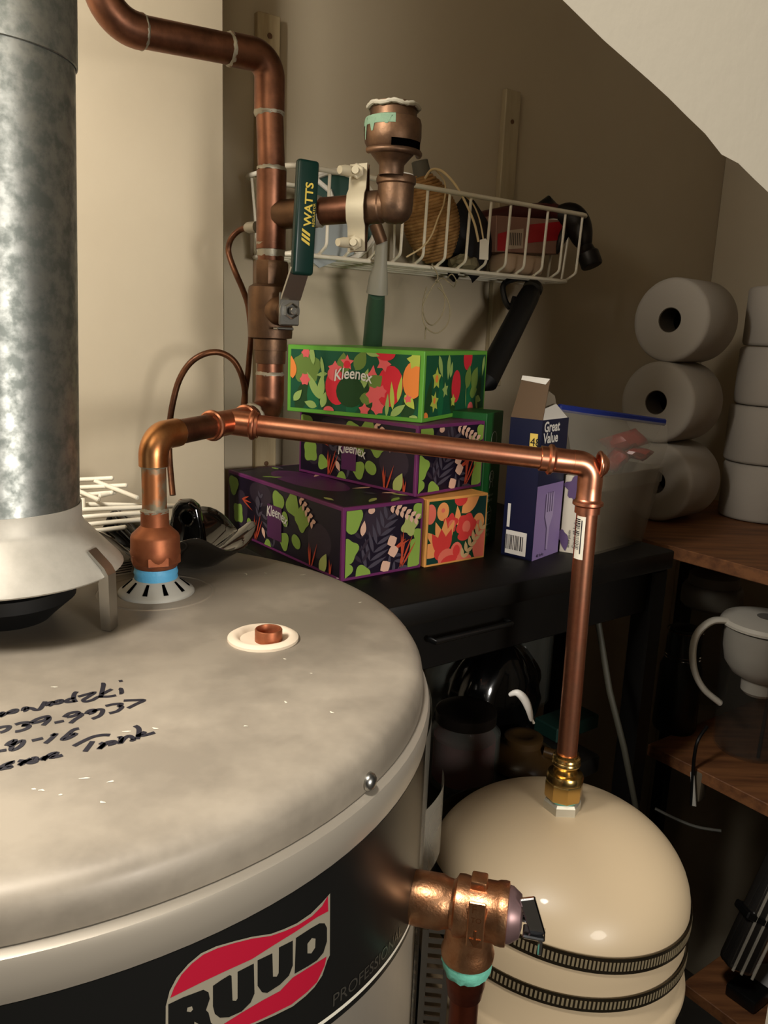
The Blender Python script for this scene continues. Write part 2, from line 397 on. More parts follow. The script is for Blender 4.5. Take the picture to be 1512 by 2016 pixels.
# marker handwriting on the lid
HS = 320 / 1512
hand = [
 [(-40, 370), (0, 350), (30, 345), (10, 370), (0, 380), (60, 350), (120, 320), (155, 318), (140, 340), (90, 348), (60, 350)],
 [(215, 325), (225, 300), (250, 298), (240, 322), (215, 328)], [(250, 300), (300, 305), (330, 318), (370, 310), (400, 270), (420, 240)],
 [(445, 280), (450, 255), (490, 245), (480, 268), (450, 282)], [(490, 250), (540, 232), (572, 228), (570, 248), (540, 258), (505, 262)],
 [(700, 235), (640, 245), (612, 238), (650, 215), (695, 212)], [(715, 148), (690, 170), (685, 215), (705, 245)],
 [(725, 195), (800, 175), (880, 155), (830, 190), (775, 225), (800, 240), (860, 225), (920, 195), (1000, 195), (1080, 182)],
 [(940, 75), (962, 78), (955, 120), (935, 205)], [(1040, 125), (990, 150), (945, 175)],
 [(1105, 120), (1125, 125), (1130, 160), (1110, 165)], [(1105, 52), (1140, 46)],
 [(-30, 490), (30, 475), (85, 472), (70, 500), (30, 520), (0, 528)],
 [(140, 455), (200, 438), (262, 435), (240, 458), (200, 462)], [(205, 462), (270, 465), (250, 490), (190, 512), (140, 520)],
 [(285, 440), (340, 405), (420, 380), (450, 382), (420, 410), (350, 432), (290, 442)], [(455, 385), (450, 415), (400, 462)],
 [(505, 438), (595, 420)], [(595, 385), (640, 352), (700, 338), (730, 345), (690, 372), (620, 385)], [(730, 350), (760, 365), (700, 405), (655, 442)],
 [(800, 355), (830, 325), (880, 318), (870, 340), (820, 358)], [(860, 340), (910, 315), (955, 320), (930, 370), (855, 402)],
 [(980, 282), (1060, 265), (1130, 262), (1100, 288)], [(1100, 285), (1135, 290), (1090, 330), (1015, 350)],
 [(1150, 232), (1250, 228), (1340, 228), (1270, 262), (1190, 302)],
 [(-30, 705), (60, 690)], [(60, 650), (90, 620), (140, 600), (120, 640), (80, 660)], [(110, 650), (160, 620), (215, 605), (200, 645), (150, 680), (105, 690), (110, 655)],
 [(295, 605), (400, 580)], [(420, 630), (470, 590), (520, 540), (480, 560)], [(735, 490), (680, 505), (620, 555), (580, 592), (640, 580), (705, 540), (650, 550)],
 [(-30, 880), (40, 830), (125, 800), (70, 830), (100, 850), (50, 860), (0, 870)],
 [(170, 790), (230, 800), (180, 832), (210, 810), (290, 770)], [(290, 770), (335, 765), (330, 800), (280, 810), (260, 800), (300, 775)],
 [(370, 785), (430, 750), (400, 785), (470, 730), (530, 718), (490, 745), (470, 760), (530, 752), (582, 738)],
 [(685, 655), (760, 615), (860, 570), (950, 552), (1022, 552)], [(860, 610), (840, 640), (790, 705)],
 [(930, 625), (960, 640), (920, 682), (960, 650), (1000, 620), (1062, 610), (1060, 630), (1000, 645)],
 [(1095, 580), (1130, 575), (1115, 630), (1150, 590), (1190, 562), (1225, 570), (1240, 598), (1210, 598)],
 [(1255, 465), (1290, 490), (1290, 540), (1275, 590)], [(1350, 520), (1310, 545), (1280, 560), (1350, 552), (1440, 528)]]
gs = []
for st in hand:
    pts = smoothp([PZ(x * HS, 1330 + y * HS, ZT + .0003) for x, y in st], 4)
    gs.append(ribbon(pts, .0031, UP))
obj('marker_writing', join(*gs), m_ink, lid, smooth=False, label='black marker handwriting on the lid')
# paint chips / scratches on the lid
rn = random.Random(11); gs = []
for x, y, l in [(75, 1556, 12), (62, 1553, 9), (115, 1565, 8), (198, 1577, 10), (155, 1533, 22), (210, 1540, 14), (300, 1165, 0), (520, 1127, 6), (590, 1132, 12), (705, 1186, 8), (662, 1138, 5), (610, 1325, 5), (558, 1296, 6), (480, 1128, 6), (300, 1432, 12), (480, 1430, 8), (100, 1352, 14), (560, 1380, 4), (240, 1440, 18), (650, 1400, 8)]:
    if not l: continue
    a = PZ(x, y, ZT + .0002); b = PZ(x + l, y + rn.uniform(-2, 4), ZT + .0002)
    gs.append(ribbon([a, (a + b) / 2 + V3((rn.uniform(-.001, .001), rn.uniform(-.001, .001), 0)), b], [.0006, .0016, .0005], UP))
obj('paint_chip', join(*gs), M('bare_chip', C(236, 228, 208), .25, metal=.3), lid, smooth=False, kind='stuff')
# flue collar, draft hood with three legs
obj('flue_collar', lathe([(.034, ZT), (.040, ZT + .006), (.055, ZT + .019), (.056, ZT + .030), (.052, ZT + .031), (.050, ZT + .024), (0, ZT + .022)], FL, UP, 48), m_black, heater)
ZR = -.200
hood = obj('draft_hood', lathe([(.0930, ZR - .0015), (.0945, ZR), (.0932, ZR + .0022), (.076, ZR + .021), (.0645, ZR + .034), (.0625, ZR + .038), (.0625, ZR + .052), (.0615, ZR + .052), (.0615, ZR + .037), (.074, ZR + .0200), (.0912, ZR + .001)], FL, UP, 72), m_hood, heater)
for px in ((216, 1238), None, None):
    if px:
        f = PZ(px[0] - 2, px[1], ZT); d = (f - FL); d.z = 0; ang0 = math.atan2(d.y, d.x); rr = d.length
    else: ang0 += 2 * math.pi / 3
    d = V3((math.cos(ang0), math.sin(ang0), 0)); side = V3((-d.y, d.x, 0))
    pth = [V3((FL.x, FL.y, 0)) + d * r + UP * z for r, z in ((.080, ZR + .020), (.0935, ZR + .0065), (.0965, ZR + .001), (.0965, ZR - .006), (rr + .004, ZT + .0008))]
    nrm_ = [(d * .7 + UP * .7).normalized(), (d * .7 + UP * .7).normalized(), (d * .95 + UP * .3).normalized(), d, d]
    vs, fs = [], []; tk = [.002, .0025, .008, .009, .0085]
    for q, nv, t_ in zip(pth, nrm_, tk):
        for s, o in ((-1, 0), (1, 0), (1, 1), (-1, 1)): vs.append(q + side * s * .0060 - nv * (t_ * o) + nv * .001)
    for i in range(4):
        for k in range(4): fs.append((i * 4 + k, i * 4 + (k + 1) % 4, (i + 1) * 4 + (k + 1) % 4, (i + 1) * 4 + k))
    fs += [(3, 2, 1, 0), (16, 17, 18, 19)]
    obj('hood_leg', (vs, fs), m_steel, hood, smooth=25)
# unused port: white grommet with copper stub
gc = PZ(518, 1258, ZT); gc.z = ZT
g = obj('port_grommet', lathe([(.0285, 0), (.0285, .0022), (.0255, .0040), (.0225, .0042), (.0205, .0030), (.0185, .0008), (0, .0006)], gc, UP, 40), M('ivory_plastic', C(226, 208, 184), .55), heater)
obj('copper_stub', lathe([(.0104, 0), (.0110, 0), (.0110, .0092), (.0106, .0100), (.0098, .0100), (.0094, .0090), (.0094, .001), (0, .001)], gc + V3((.005, -.004, .0006)), UP, 28), m_cu_red, g)
# hot outlet: slotted grey collar under the nipple
NX = V3((-.2106, .7276, 0))
zfr = lambda y, r: ray(305, y).z * ((math.hypot(NX.x, NX.y) - r) / math.hypot(ray(305, y).x, ray(305, y).y)) - ZT
zc1 = zfr(1150, .020)
cone = [(.0190, zc1 + .001), (.0200, zc1), (.0312, .0042), (.0338, .0030), (.0350, .0012), (.0350, 0)]
fl = obj('outlet_collar', lathe(cone, NX + UP * ZT, UP, 48), M('grey_plastic', C(168, 166, 158), .5), heater)
for k in range(10):
    a = 2 * math.pi * k / 10 + .25; d = V3((math.cos(a), math.sin(a), 0)); s_ = V3((-d.y, d.x, 0))
    q = [NX + UP * ZT + d * r + s_ * w_ + UP * z for r, z, w_ in ((.0212, zc1 - .0010, -.0012), (.0302, .0053, -.0022), (.0302, .0053, .0022), (.0212, zc1 - .0010, .0012))]
    obj('slot', prism(q, (d * .5 + UP * .8).normalized() * .0004), m_hole_shade, fl, smooth=False)
obj('embossed_ring', lathe([(.0505, 0), (.0512, .0006), (.0522, .0008), (.0532, .0006), (.054, 0)], NX + UP * ZT, UP, 64), m_lid, lid)
# clear film sleeve curling off the jacket at the right
def film(R0, R1, t0, t1, z0, z1):
    vs, fs = [], []
    for i in range(13):
        f = i / 12; th = t0 + (t1 - t0) * f; R = R0 + (R1 - R0) * math.sin(f * math.pi * .5)
        vs += [hp(th, R, z0), hp(th, R, z1)]
    for i in range(12): fs.append((2 * i, 2 * i + 1, 2 * i + 3, 2 * i + 2))
    return vs, fs
obj('clear_film', film(.3168, .3225, -9, 16, -.292, -.75), m_film, heater)
obj('clear_film', film(.3185, .340, -2, 9, -.375, -.44), m_film, heater)
# small printed warning tag on the lid
a = PZ(199, 1139, ZT + .0005); b = PZ(262, 1128, ZT + .0005)
up = V3((0, .010, .012)); tg = obj('warning_tag', prism([a, b, b + up, a + up], V3((0, .0002, -.0002))), M('tag_paper', C(214, 206, 190), .8), lid, smooth=False)
gs = []
for k in range(5):
    f = .14 + k * .17; q0 = a + up * f; q1 = b + up * f; e = (up.cross(b - a)).normalized() * .0004
    if e.y > 0: e = -e
    gs.append(ribbon([q0.lerp(q1, .06) + e, q0.lerp(q1, .92) + e], .0009, e.normalized()))
obj('tag_print', join(*gs), m_ink, tg, smooth=False)
# ================================================================== FLUE DUCT
duct = thing('flue_duct', (FL.x, FL.y, ZR + .04), 'round galvanized flue duct rising from the water heater draft hood', 'duct')
T = PS(-10, 0, .6); top = V3((FL.x + .012, FL.y, .215)); bot = V3((FL.x, FL.y, ZR + .0385))
dv = (top - bot)
obj('lower_section', seg2(bot, top, [(.0600, 0), (.0616, .001), (.0605, .004), (.0605, .30), (.0605, dv.length)], 72), m_galv, duct)
top2 = top + dv.normalized() * .75
obj('upper_section', seg2(top - dv.normalized() * .03, top2, [(.0612, .0), (.0622, .0006), (.0622, .30), (.0622, .78)], 72), m_galv, duct)
ang = math.radians(-118)
e = V3((math.cos(ang), math.sin(ang), 0))
obj('lock_seam', box((bot + top) / 2 + e * .0608, (.006, .0012, dv.length - .01), V3((-e.y, e.x, 0)), e, dv, .0004, 1), m_galv, duct, smooth=False)
# ================================================================== MAIN HOT-WATER PIPE
r34, s34 = .0111, .0127; r1, s1r = .0143, .0158
E1 = V3((-.2092, .7262, -.1000)); E2 = V3((-.1312, .9100, -.0945))
rd = (E2 - E1).normalized()
RX = V3((-.1330, .9150, 0))            # riser axis
pipe = thing('hot_water_pipe', (NX.x, NX.y, ZT), 'old soldered copper hot water pipe rising from the heater and turning up and left', 'pipe')
def ringp(r0, h=.004, bead=.0014):    # rolled press-ring profile
    return [(r0, 0), (r0 + bead * .8, h * .2), (r0 + bead, h * .5), (r0 + bead * .8, h * .8), (r0, h)]
zt_ = lambda y: zax(305, y, NX.x, NX.y)
uf = lambda y, r: (r, zfr(y, r) + ZT)
obj('dielectric_union', lathe([(0, uf(1126, .019)[1])] + [uf(y, r) for y, r in ((1126, .0185), (1122, .0205), (1106, .0222), (1098, .0230), (1092, .0224), (1068, .0222), (1062, .0212), (1046, .0150), (1040, .0128), (1014, .0126), (1011, .0128), (1010, .0112))], NX, UP, 48), m_cu_red, pipe)
obj('union_hex', lathe([uf(y, r) for y, r in ((1120, .0212), (1118, .0233), (1102, .0233), (1098, .0212))], NX, UP, 8), m_cu_red, pipe, smooth=20)
tp = lathe([(.0170, ZT + zc1 - .002)] + [uf(y, r) for y, r in ((1151, .0192), (1147, .0200), (1142, .0193), (1137, .0202), (1132, .0194), (1126, .0190))], NX, UP, 40)
obj('thread_tape', tp, m_blue, pipe)
ztop = E1.z
obj('nipple', sweep([NX + UP * zt_(1012), NX + UP * (zt_(918) + .01)], r34, 28), m_cu_nip, pipe)
obj('solder_joint', lathe([(r34, 0), (.0126, .0006), (.0130, .002), (.0120, .0034), (r34, .005)], NX + UP * zt_(1010), UP, 28), m_solder, pipe)
obj('solder_joint', lathe([(r34, -.0016), (.0120, -.0006), (s34, .0002), (s34, .0006)], NX + UP * zt_(917), UP, 28), m_solder, pipe)
m_cu_elb = M('golden_copper', C(204, 146, 96), .36, metal=1, var=(C(182, 108, 60), 40, .42, .68), bump=(150, .1, .0005))
p0 = NX + UP * zt_(917); c0 = V3((NX.x, NX.y, ztop)); p1 = c0 + rd * .034
obj('elbow', sweep(fillet([p0, c0, p1], .0185, 12), s34 + .0006, 28), m_cu_elb, pipe)
tpos = None
best = 9e9
for k in range(200):
    q = c0 + rd * (.02 + .2 * k / 200); d = q.dot(CF); x = 756 + FPX * q.dot(CR) / d
    if abs(x - 452) < best: best = abs(x - 452); TE = q.copy()
lt = (TE - c0).length
obj('solder_joint', seg2(c0 + rd * .033, TE, [(s34 + .0008, 0), (s34 + .0002, .001), (r34, .0025)], 28), m_solder, pipe)
obj('pipe_length', sweep([c0 + rd * .03, TE - rd * .02], r34 + .0006, 28), m_cu_old, pipe)
# tee body: run
def tee_end(a, d, L):   # press socket pointing along d from a
    return seg2(a, a + d, [(.0128, 0), (.0131, L - .012), (.0134, L - .0085), (.0152, L - .0075), (.0158, L - .0055), (.0152, L - .0035), (.0136, L - .0025), (.0133, L), (.0116, L)], 32)
BR = V3((.2127, .8335, -.1245))       # branch elbow centre
bd = (BR - TE).normalized()
obj('press_tee', join(tee_end(TE, -rd, .036), tee_end(TE, rd, .036), tee_end(TE, bd, .030)), m_cu_new, pipe)
# stub beyond the tee and lower elbow of the riser
EC = V3((RX.x, RX.y, E2.z)); rd2 = (EC - TE).normalized()
obj('pipe_length', sweep([TE + rd * .03, EC - rd2 * .03], r1 - .001, 28), m_cu_old, pipe)
obj('solder_joint', seg2(EC - rd2 * .040, EC, [(r1 - .001, 0), (s1r - .0004, .0012), (s1r + .0004, .0026), (s1r, .004)], 28), m_solder, pipe)
zr = lambda y: zax(532, y, RX.x, RX.y)
obj('elbow', sweep(fillet([EC - rd2 * .038, EC, RX + UP * zr(738)], .022, 12), s1r, 28), m_cu_old, pipe)
obj('solder_joint', lathe([(s1r, 0), (s1r + .0002, .0015), (r1, .004)], RX + UP * (zr(738) - .0005), UP, 28), m_solder, pipe)
obj('riser', sweep([RX + UP * (zr(738) - .01), RX + UP * zr(712)], r1, 28), m_cu_old, pipe)
obj('riser', sweep([RX + UP * zr(520), RX + UP * zr(470)], r1, 28), m_cu_old, pipe)
obj('solder_joint', lathe([(r1, 0), (r1 + .0006, .002), (r1 + .0005, .006), (r1 + .0010, .010), (s1r, .014)], RX + UP * (zr(505)), UP, 28), m_solder, pipe)
zc = lambda y: RX + UP * zr(y)
obj('riser_tee', seg2(zc(492), zc(330), [(r1, 0), (s1r, .0004), (s1r, (zc(336) - zc(492)).length - .0004), (r1, (zc(336) - zc(492)).length)], 28), m_cu_old, pipe)
obj('solder_joint', lathe([(r1, .004), (r1 + .0012, .0022), (s1r, .0006), (s1r, 0)], zc(336), UP, 28), m_solder, pipe)
UE = V3((-.1368, .9210, .2735)); UL = V3((-.2640, .8170, .2630))
ud = (UL - UE).normalized()
obj('riser', sweep([zc(340), V3((UE.x, UE.y, zr(205)))], r1, 28), m_cu_old, pipe)
obj('solder_joint', lathe([(s1r + .0004, .0022), (s1r + .0004, .0008), (r1 + .0008, -.0022), (r1, -.0035)], V3((UE.x, UE.y, zr(222))), UP, 28), m_solder, pipe)
obj('elbow', sweep(fillet([V3((UE.x, UE.y, zr(222))), UE, UE + ud * .047], .020, 12), s1r, 28), m_cu_old, pipe)
obj('solder_joint', seg2(UE + ud * .0455, UL, [(s1r, 0), (s1r + .0002, .0012), (r1, .004)], 28), m_solder, pipe)
# upper left sweep: find the elbow where the pipe turns up again
ULc = UE + ud * .176
obj('pipe_length', sweep([UE + ud * .04, ULc - ud * .036], r1, 28), m_cu_old, pipe)
obj('solder_joint', seg2(ULc - ud * .0405, ULc, [(r1, 0), (s1r + .0002, .0020), (s1r, .0032)], 28), m_solder, pipe)
tu = V3((-.03, .03, 1)).normalized()
obj('elbow', sweep(fillet([ULc - ud * .038, ULc, ULc + tu * .060], .034, 14), s1r, 28), m_cu_old, pipe)
obj('pipe_length', sweep([ULc + tu * .05, ULc + tu * .55], r1, 28), m_cu_old, pipe)
# ================================================================== BALL VALVE
valve = thing('ball_valve', zc(716), 'tarnished bronze ball valve with a green vinyl lever on the riser', 'valve')
L_ = lambda y: (zc(y) - zc(716)).length
obj('lower_collar', lathe([(r1, 0), (.0168, .0004), (.0172, .004), (.0172, L_(690)), (.0185, L_(690) + .0003), (.0185, L_(668)), (.0176, L_(667))], zc(716), UP, 8 * 5), m_bronze, valve)
obj('valve_body', lathe([(.0176, L_(667)), (.0238, L_(665)), (.0242, L_(655)), (.0242, L_(620)), (.0246, L_(598)), (.0246, L_(575)), (.0236, L_(566)), (.0186, L_(560))], zc(716), UP, 48), m_bronze, valve)
obj('upper_collar', lathe([(.0186, L_(562)), (.0190, L_(560)), (.0190, L_(520)), (.0178, L_(514)), (r1, L_(514))], zc(716), UP, 8), m_bronze, valve, smooth=20)
# stem axis: out of the body towards the viewer and to the right
st = PY(583, 611, .870); vc = zc(612); sdv = (st - vc); sdv.z = 0; sd = sdv.normalized()
sideh = V3((-sd.y, sd.x, 0))
obj('stem_boss', seg2(vc, vc + sd, [(.018, 0), (.0165, .022), (.0145, .029), (.0105, .032), (.0100, .040), (0, .040)], 28), m_bronze, valve)
sb = vc + sd * .041
lv = obj('lever', join(box(sb + UP * .002, (.024, .003, .034), sideh, sd, UP, .0012, 1),
      prism([sb + sideh * -.011 + UP * .012, sb + sideh * .012 + UP * .012, sb + sd * .016 + sideh * .014 + UP * .044, sb + sd * .016 + sideh * -.008 + UP * .044], (sd * .9 - UP * .3) * .003),
      box(sb + sd * .0165 + sideh * .005 + UP * .050, (.022, .003, .02), sideh, sd, UP, .001, 1)), m_steel, valve, smooth=30)
obj('stop_tab', box(sb - UP * .0185 + sideh * -.004 - sd * .004, (.020, .010, .003), sideh, sd, UP, .001, 1), m_steel, valve, smooth=30)
ht = (sideh * .045 + UP).normalized()
ga = sb + sd * .018 + sideh * .004 + UP * .036; gl = .112
obj('lever_grip', box(ga + ht * gl / 2, (.0245, .009, gl), sideh, sd, ht, .0035, 3), m_green_grip, lv, smooth=30)
gp = ga + sd * .0048 + ht * (gl * .34)
m_gtxt = join(text3d('WATTS', .0125, gp + sideh * .0052 + ht * .010, ht, -sideh, 'LEFT', .0003),
    *[prism([gp + sideh * (-.0052 + .0) + ht * (-.004 + k * .0045), gp + sideh * (.0046) + ht * (-.009 + k * .0045), gp + sideh * .0046 + ht * (-.0062 + k * .0045), gp + sideh * -.0052 + ht * (-.0012 + k * .0045)], sd * .0002) for k in range(3)],
    text3d('REGULATOR', .0040, gp + sideh * .0092 + ht * .010, ht, -sideh, 'LEFT'))
obj('lever_print', m_gtxt, m_yellow, lv, smooth=False)
obj('lever_nut', join(lathe([(.0075, 0), (.0088, .0008), (.0088, .0052), (.0075, .006)], sb + sd * .0015, sd, 6), lathe([(.0042, .006), (.0042, .0095), (.0036, .0100), (.002, .0100), (.002, .0085), (0, .0085)], sb + sd * .0015, sd, 16)), m_steel, valve, smooth=20)
obj('lever_washer', lathe([(.012, 0), (.012, .0014), (0, .0014)], sb + sd * .0008, sd, 24), m_steel, valve)
# ================================================================== SIDE BRANCH WITH AIR-GAP CUP
ZB = zr(424)
b0 = V3((RX.x, RX.y, ZB)); b1 = P(778, 405, .815)
sbd = (b1 - b0).normalized(); sl = (b1 - b0).length
side = thing('side_branch', b0, 'tarnished side branch pipe ending in an upright slotted bronze cup above the basket', 'pipe fitting')
def f_at(px):       # metres along the branch at image column px
    lo, hi = 0, sl * 1.3
    for _ in range(40):
        m_ = (lo + hi) / 2; q = b0 + sbd * m_; x = 756 + FPX * q.dot(CR) / q.dot(CF)
        if x < px: lo = m_
        else: hi = m_
    return lo
obj('branch_socket', seg2(b0, b1, [(.0150, .008), (.0150, f_at(607)), (.0158, f_at(610)), (.0158, f_at(622)), (.0138, f_at(632))], 28), m_bronze, side)
obj('branch_pipe', sweep([b0 + sbd * f_at(618), b0 + sbd * f_at(720)], .0138, 28), m_cu_old, side)
obj('solder_joint', seg2(b0, b1, [(.0138, f_at(634)), (.0160, f_at(630)), (.0162, f_at(626)), (.0150, f_at(622))], 28), m_solder, side)
eh = f_at(722)
obj('hex_nipple', seg2(b0, b1, [(.0150, eh), (.0162, eh + .002), (.0162, eh + .016), (.0125, eh + .020), (.0125, eh + .034)], 24), m_bronze, side)
EB = b1.copy(); cx, cy = EB.x, EB.y
zq = lambda y: zax(783, y, cx, cy)
cup = lambda y: zq(y)
obj('elbow_body', join(lathe([(0, cup(442)), (.008, cup(440)), (.0135, cup(432)), (.0172, cup(418)), (.0180, cup(400)), (.0180, cup(365)), (.0196, cup(362)), (.0200, cup(354)), (.0188, cup(347)), (.014, cup(346))], (cx, cy, 0), UP, 36),
    seg2(EB - sbd * .040 + UP * 0, EB, [(.0130, 0), (.0150, .006), (.0150, .04)], 24)), m_bronze, side)
obj('joint_compound', lathe([(.0125, cup(351)), (.0178, cup(349)), (.0172, cup(344)), (.0135, cup(342))], (cx, cy, 0), UP, 36), m_white, side)
cc = V3((P(772, 300, .79).x, P(772, 300, .79).y, 0))
zu = lambda y: zax(772, y, cc.x, cc.y)
cupo = obj('air_cup', lathe([(.0120, zu(346)), (.0122, zu(325)), (.0150, zu(318)), (.0225, zu(300)), (.0268, zu(284)), (.0278, zu(270)), (.0276, zu(245)), (.0265, zu(236)), (.0225, zu(233)), (.0225, zu(218)), (.0248, zu(214)), (.0248, zu(208)), (.0225, zu(206)), (.019, zu(206)), (.019, zu(222)), (0, zu(222))], cc, UP, 48), m_bronze, side)
obj('cup_patina', lathe([(.0281, zu(254)), (.0280, zu(245)), (.0270, zu(236.5)), (.0229, zu(233))], cc, UP, 30, math.radians(-140), math.radians(95), ref=V3((-1, 0, 0))), m_verd, cupo)
vd = []
for a0_, z0_, z1_, w_ in ((2.35, 244, 268, .30), (2.75, 240, 282, .22), (3.2, 240, 262, .35), (1.8, 240, 256, .4)):
    vs, fs = [], []
    for i in range(6):
        f = i / 5; y = z0_ + (z1_ - z0_) * f; ww = w_ * (1 - f * .75)
        for k in range(4):
            a = a0_ + ww * (k / 3 - .5); R_ = .0281
            q = V3((cc.x, cc.y, zu(y))) - CR * 0
            e1_ = V3((1, 0, 0)); e2_ = V3((0, -1, 0)); vs.append(q + (e1_ * math.cos(a) + e2_ * math.sin(a)) * R_)
    for i in range(5):
        for k in range(3): fs.append((i * 4 + k, i * 4 + k + 1, (i + 1) * 4 + k + 1, (i + 1) * 4 + k))
    vd.append((vs, fs))
obj('patina_drip', join(*vd), m_verd, cupo)
obj('rim_crust', sweep([V3((cc.x + .0245 * math.cos(a), cc.y + .0245 * math.sin(a), zu(212) + .0008 * math.sin(7 * a))) for a in [2 * math.pi * k / 60 for k in range(60)]], [.0016 + .0009 * abs(math.sin(5 * k)) for k in range(60)], 8, closed=True), M('white_crust', C(188, 182, 164), .8, bump=(200, .6, .001)), cupo)
# slot window: flat black strip for the shade inside, framed by a lip
def arc_strip(R, a0_, a1_, z0_, z1_, n=12):
    vs, fs = [], []
    for i in range(n + 1):
        a = math.radians(a0_ + (a1_ - a0_) * i / n)
        for z in (z0_, z1_): vs.append(V3((cc.x + R * math.cos(a), cc.y + R * math.sin(a), z)))
    for i in range(n): fs.append((2 * i, 2 * i + 2, 2 * i + 3, 2 * i + 1))
    return vs, fs
obj('slot_window', arc_strip(.0283, -92, -20, zu(298), zu(283)), m_hole_shade, cupo)
obj('slot_lip', sweep([V3((cc.x + .0262 * math.cos(math.radians(a)), cc.y + .0262 * math.sin(math.radians(a)), zu(303))) for a in range(-150, 11, 8)], .0032, 10), m_bronze, cupo)
# two-bolt clamp on the branch
clf = f_at(706); cp = b0 + sbd * clf
clamp = thing('pipe_clamp', cp - UP * .04, 'whitish two-bolt split clamp gripping the side branch pipe', 'clamp')
vn = V3((-.15, -1, -.05)).normalized(); sx_ = sbd
def strapc(off):
    pts = []
    for z, o in ((-.042, .004), (-.028, .006), (-.018, .008), (-.0125, .0165), (0, .0205), (.0125, .0165), (.018, .008), (.028, .006), (.042, .004)):
        pts.append(cp + UP * z + vn * (o * off))
    return pts
m_clamp = M('painted_clamp', C(196, 186, 160), .6, metal=.2, bump=(120, .3, .001))
pp = strapc(1); gs = []
vs, fs = [], []
for q in pp:
    for a in (-.0095, .0095):
        for b in (0, .003): vs.append(q + sbd * a + vn * b)
for i in range(len(pp) - 1):
    o = i * 4; n_ = o + 4
    fs += [(o, o + 2, n_ + 2, n_), (o + 1, n_ + 1, n_ + 3, o + 3), (o, n_, n_ + 1, o + 1), (o + 2, o + 3, n_ + 3, n_ + 2)]
fs += [(0, 1, 3, 2), (len(vs) - 4, len(vs) - 2, len(vs) - 1, len(vs) - 3)]
obj('clamp_half', (vs, fs), m_clamp, clamp, smooth=50)
pp = strapc(-1); vs = []
for q in pp:
    for a in (-.0095, .0095):
        for b in (0, -.003): vs.append(q + sbd * a + vn * b)
obj('clamp_half', (vs, [tuple(reversed(f)) for f in fs]), m_bronze, clamp, smooth=50)
for sgn in (1, -1):
    q = cp + UP * .034 * sgn
    ax = (vn + V3((-.75, 0, -.05))).normalized()
    obj('clamp_bolt', join(seg2(q - vn * .012, q + vn, [(0, 0), (.0036, 0), (.0036, .036), (0, .036)], 14), lathe([(.0060, .014), (.0074, .015), (.0074, .020), (.006, .021), (0, .021)], q - vn * .004, vn, 6),
        seg2(q + vn * .008, q + vn * .008 + ax, [(0, 0), (.0048, 0), (.0052, .018), (.0038, .026), (0, .026)], 12)), m_clamp, clamp, smooth=30)
# ================================================================== CAPILLARY TUBE
cd = .935
cap = thing('capillary_tube', P(335, 970, cd), 'thin brown copper tube looping behind the pipe tee', 'tube')
m_cap = M('brown_tube', C(110, 70, 44), .4, metal=.75, var=(C(78, 48, 32), 40, .4, .6))
lp = [(500, 447, .905), (474, 452, .915), (455, 470, .92), (450, 497, .925), (463, 535, .925), (478, 570, .93), (489, 605, .935), (494, 660, .94), (491, 700, .945), (488, 735, .95), (482, 775, .955), (479, 800, .955)]
obj('upper_length', sweep(smoothp([P(*q) for q in lp], 5), .0034, 12), m_cap, cap)
lp = [(481, 805, .955), (482, 770, .95), (474, 735, .945), (458, 708, .94), (432, 694, .935), (402, 697, .93), (374, 715, .93), (353, 748, .935), (341, 790, .94), (334, 835, .945), (333, 880, .945), (335, 920, .945), (340, 975, .94)]
obj('loop', sweep(smoothp([P(*q) for q in lp], 5), .0036, 12), m_cap, cap)
obj('tube_nut', seg2(P(505, 447, .90), P(478, 449, .912), [(0, 0), (.0062, 0), (.0062, .012), (.0045, .016), (0, .016)], 12), m_solder, cap)
# ================================================================== BRANCH PIPE TO THE EXPANSION TANK
TK = V3((.2150, .8300, 0))
branch = thing('tank_branch_pipe', V3((TK.x, TK.y, -.43)), 'bright new copper branch pipe running right and dropping to the expansion tank', 'pipe')
obj('horizontal_pipe', sweep([TE + bd * .024, BR - bd * .03], r34, 32), m_cu_new, branch)
def press_end(a, d, L): return seg2(a, a + d, [(.0124, 0), (.0126, .008), (.0130, L - .016), (.0136, L - .014), (.0158, L - .0125), (.0160, L - .0095), (.0140, L - .0080), (.0131, L - .0075), (.0131, L - .0004), (.0113, L)], 32)
dn = V3((0, 0, -1))
obj('press_elbow', join(sweep(fillet([BR - bd * .02, BR, BR + dn * .024], .0155, 12), .0129, 32), press_end(BR - bd * .014, -bd, .040), press_end(BR + dn * .016, dn, .036)), m_cu_new, branch)
obj('elbow_bead', sweep([BR + (bd * math.cos(a) * .0 + V3((bd.y, -bd.x, 0)) * math.cos(a) + (UP) * math.sin(a)) * .0 + bd * (.0085) + (V3((-bd.y, bd.x, 0)) * math.cos(a) + UP * math.sin(a)) * .0128 for a in [2 * math.pi * k / 32 for k in range(32)]], .0022, 10, closed=True), m_cu_new, branch)
obj('elbow_cap', lathe([(.0128, .0), (.0120, .0045), (.0085, .0085), (.004, .0105), (0, .011)], BR + bd * .0075, bd, 28), m_cu_new, branch)
zk = lambda y: zax(1125, y, TK.x, TK.y)
obj('drop_pipe', sweep([BR + dn * .045, V3((TK.x, TK.y, zk(1490)))], r34, 32), m_cu_new, branch)
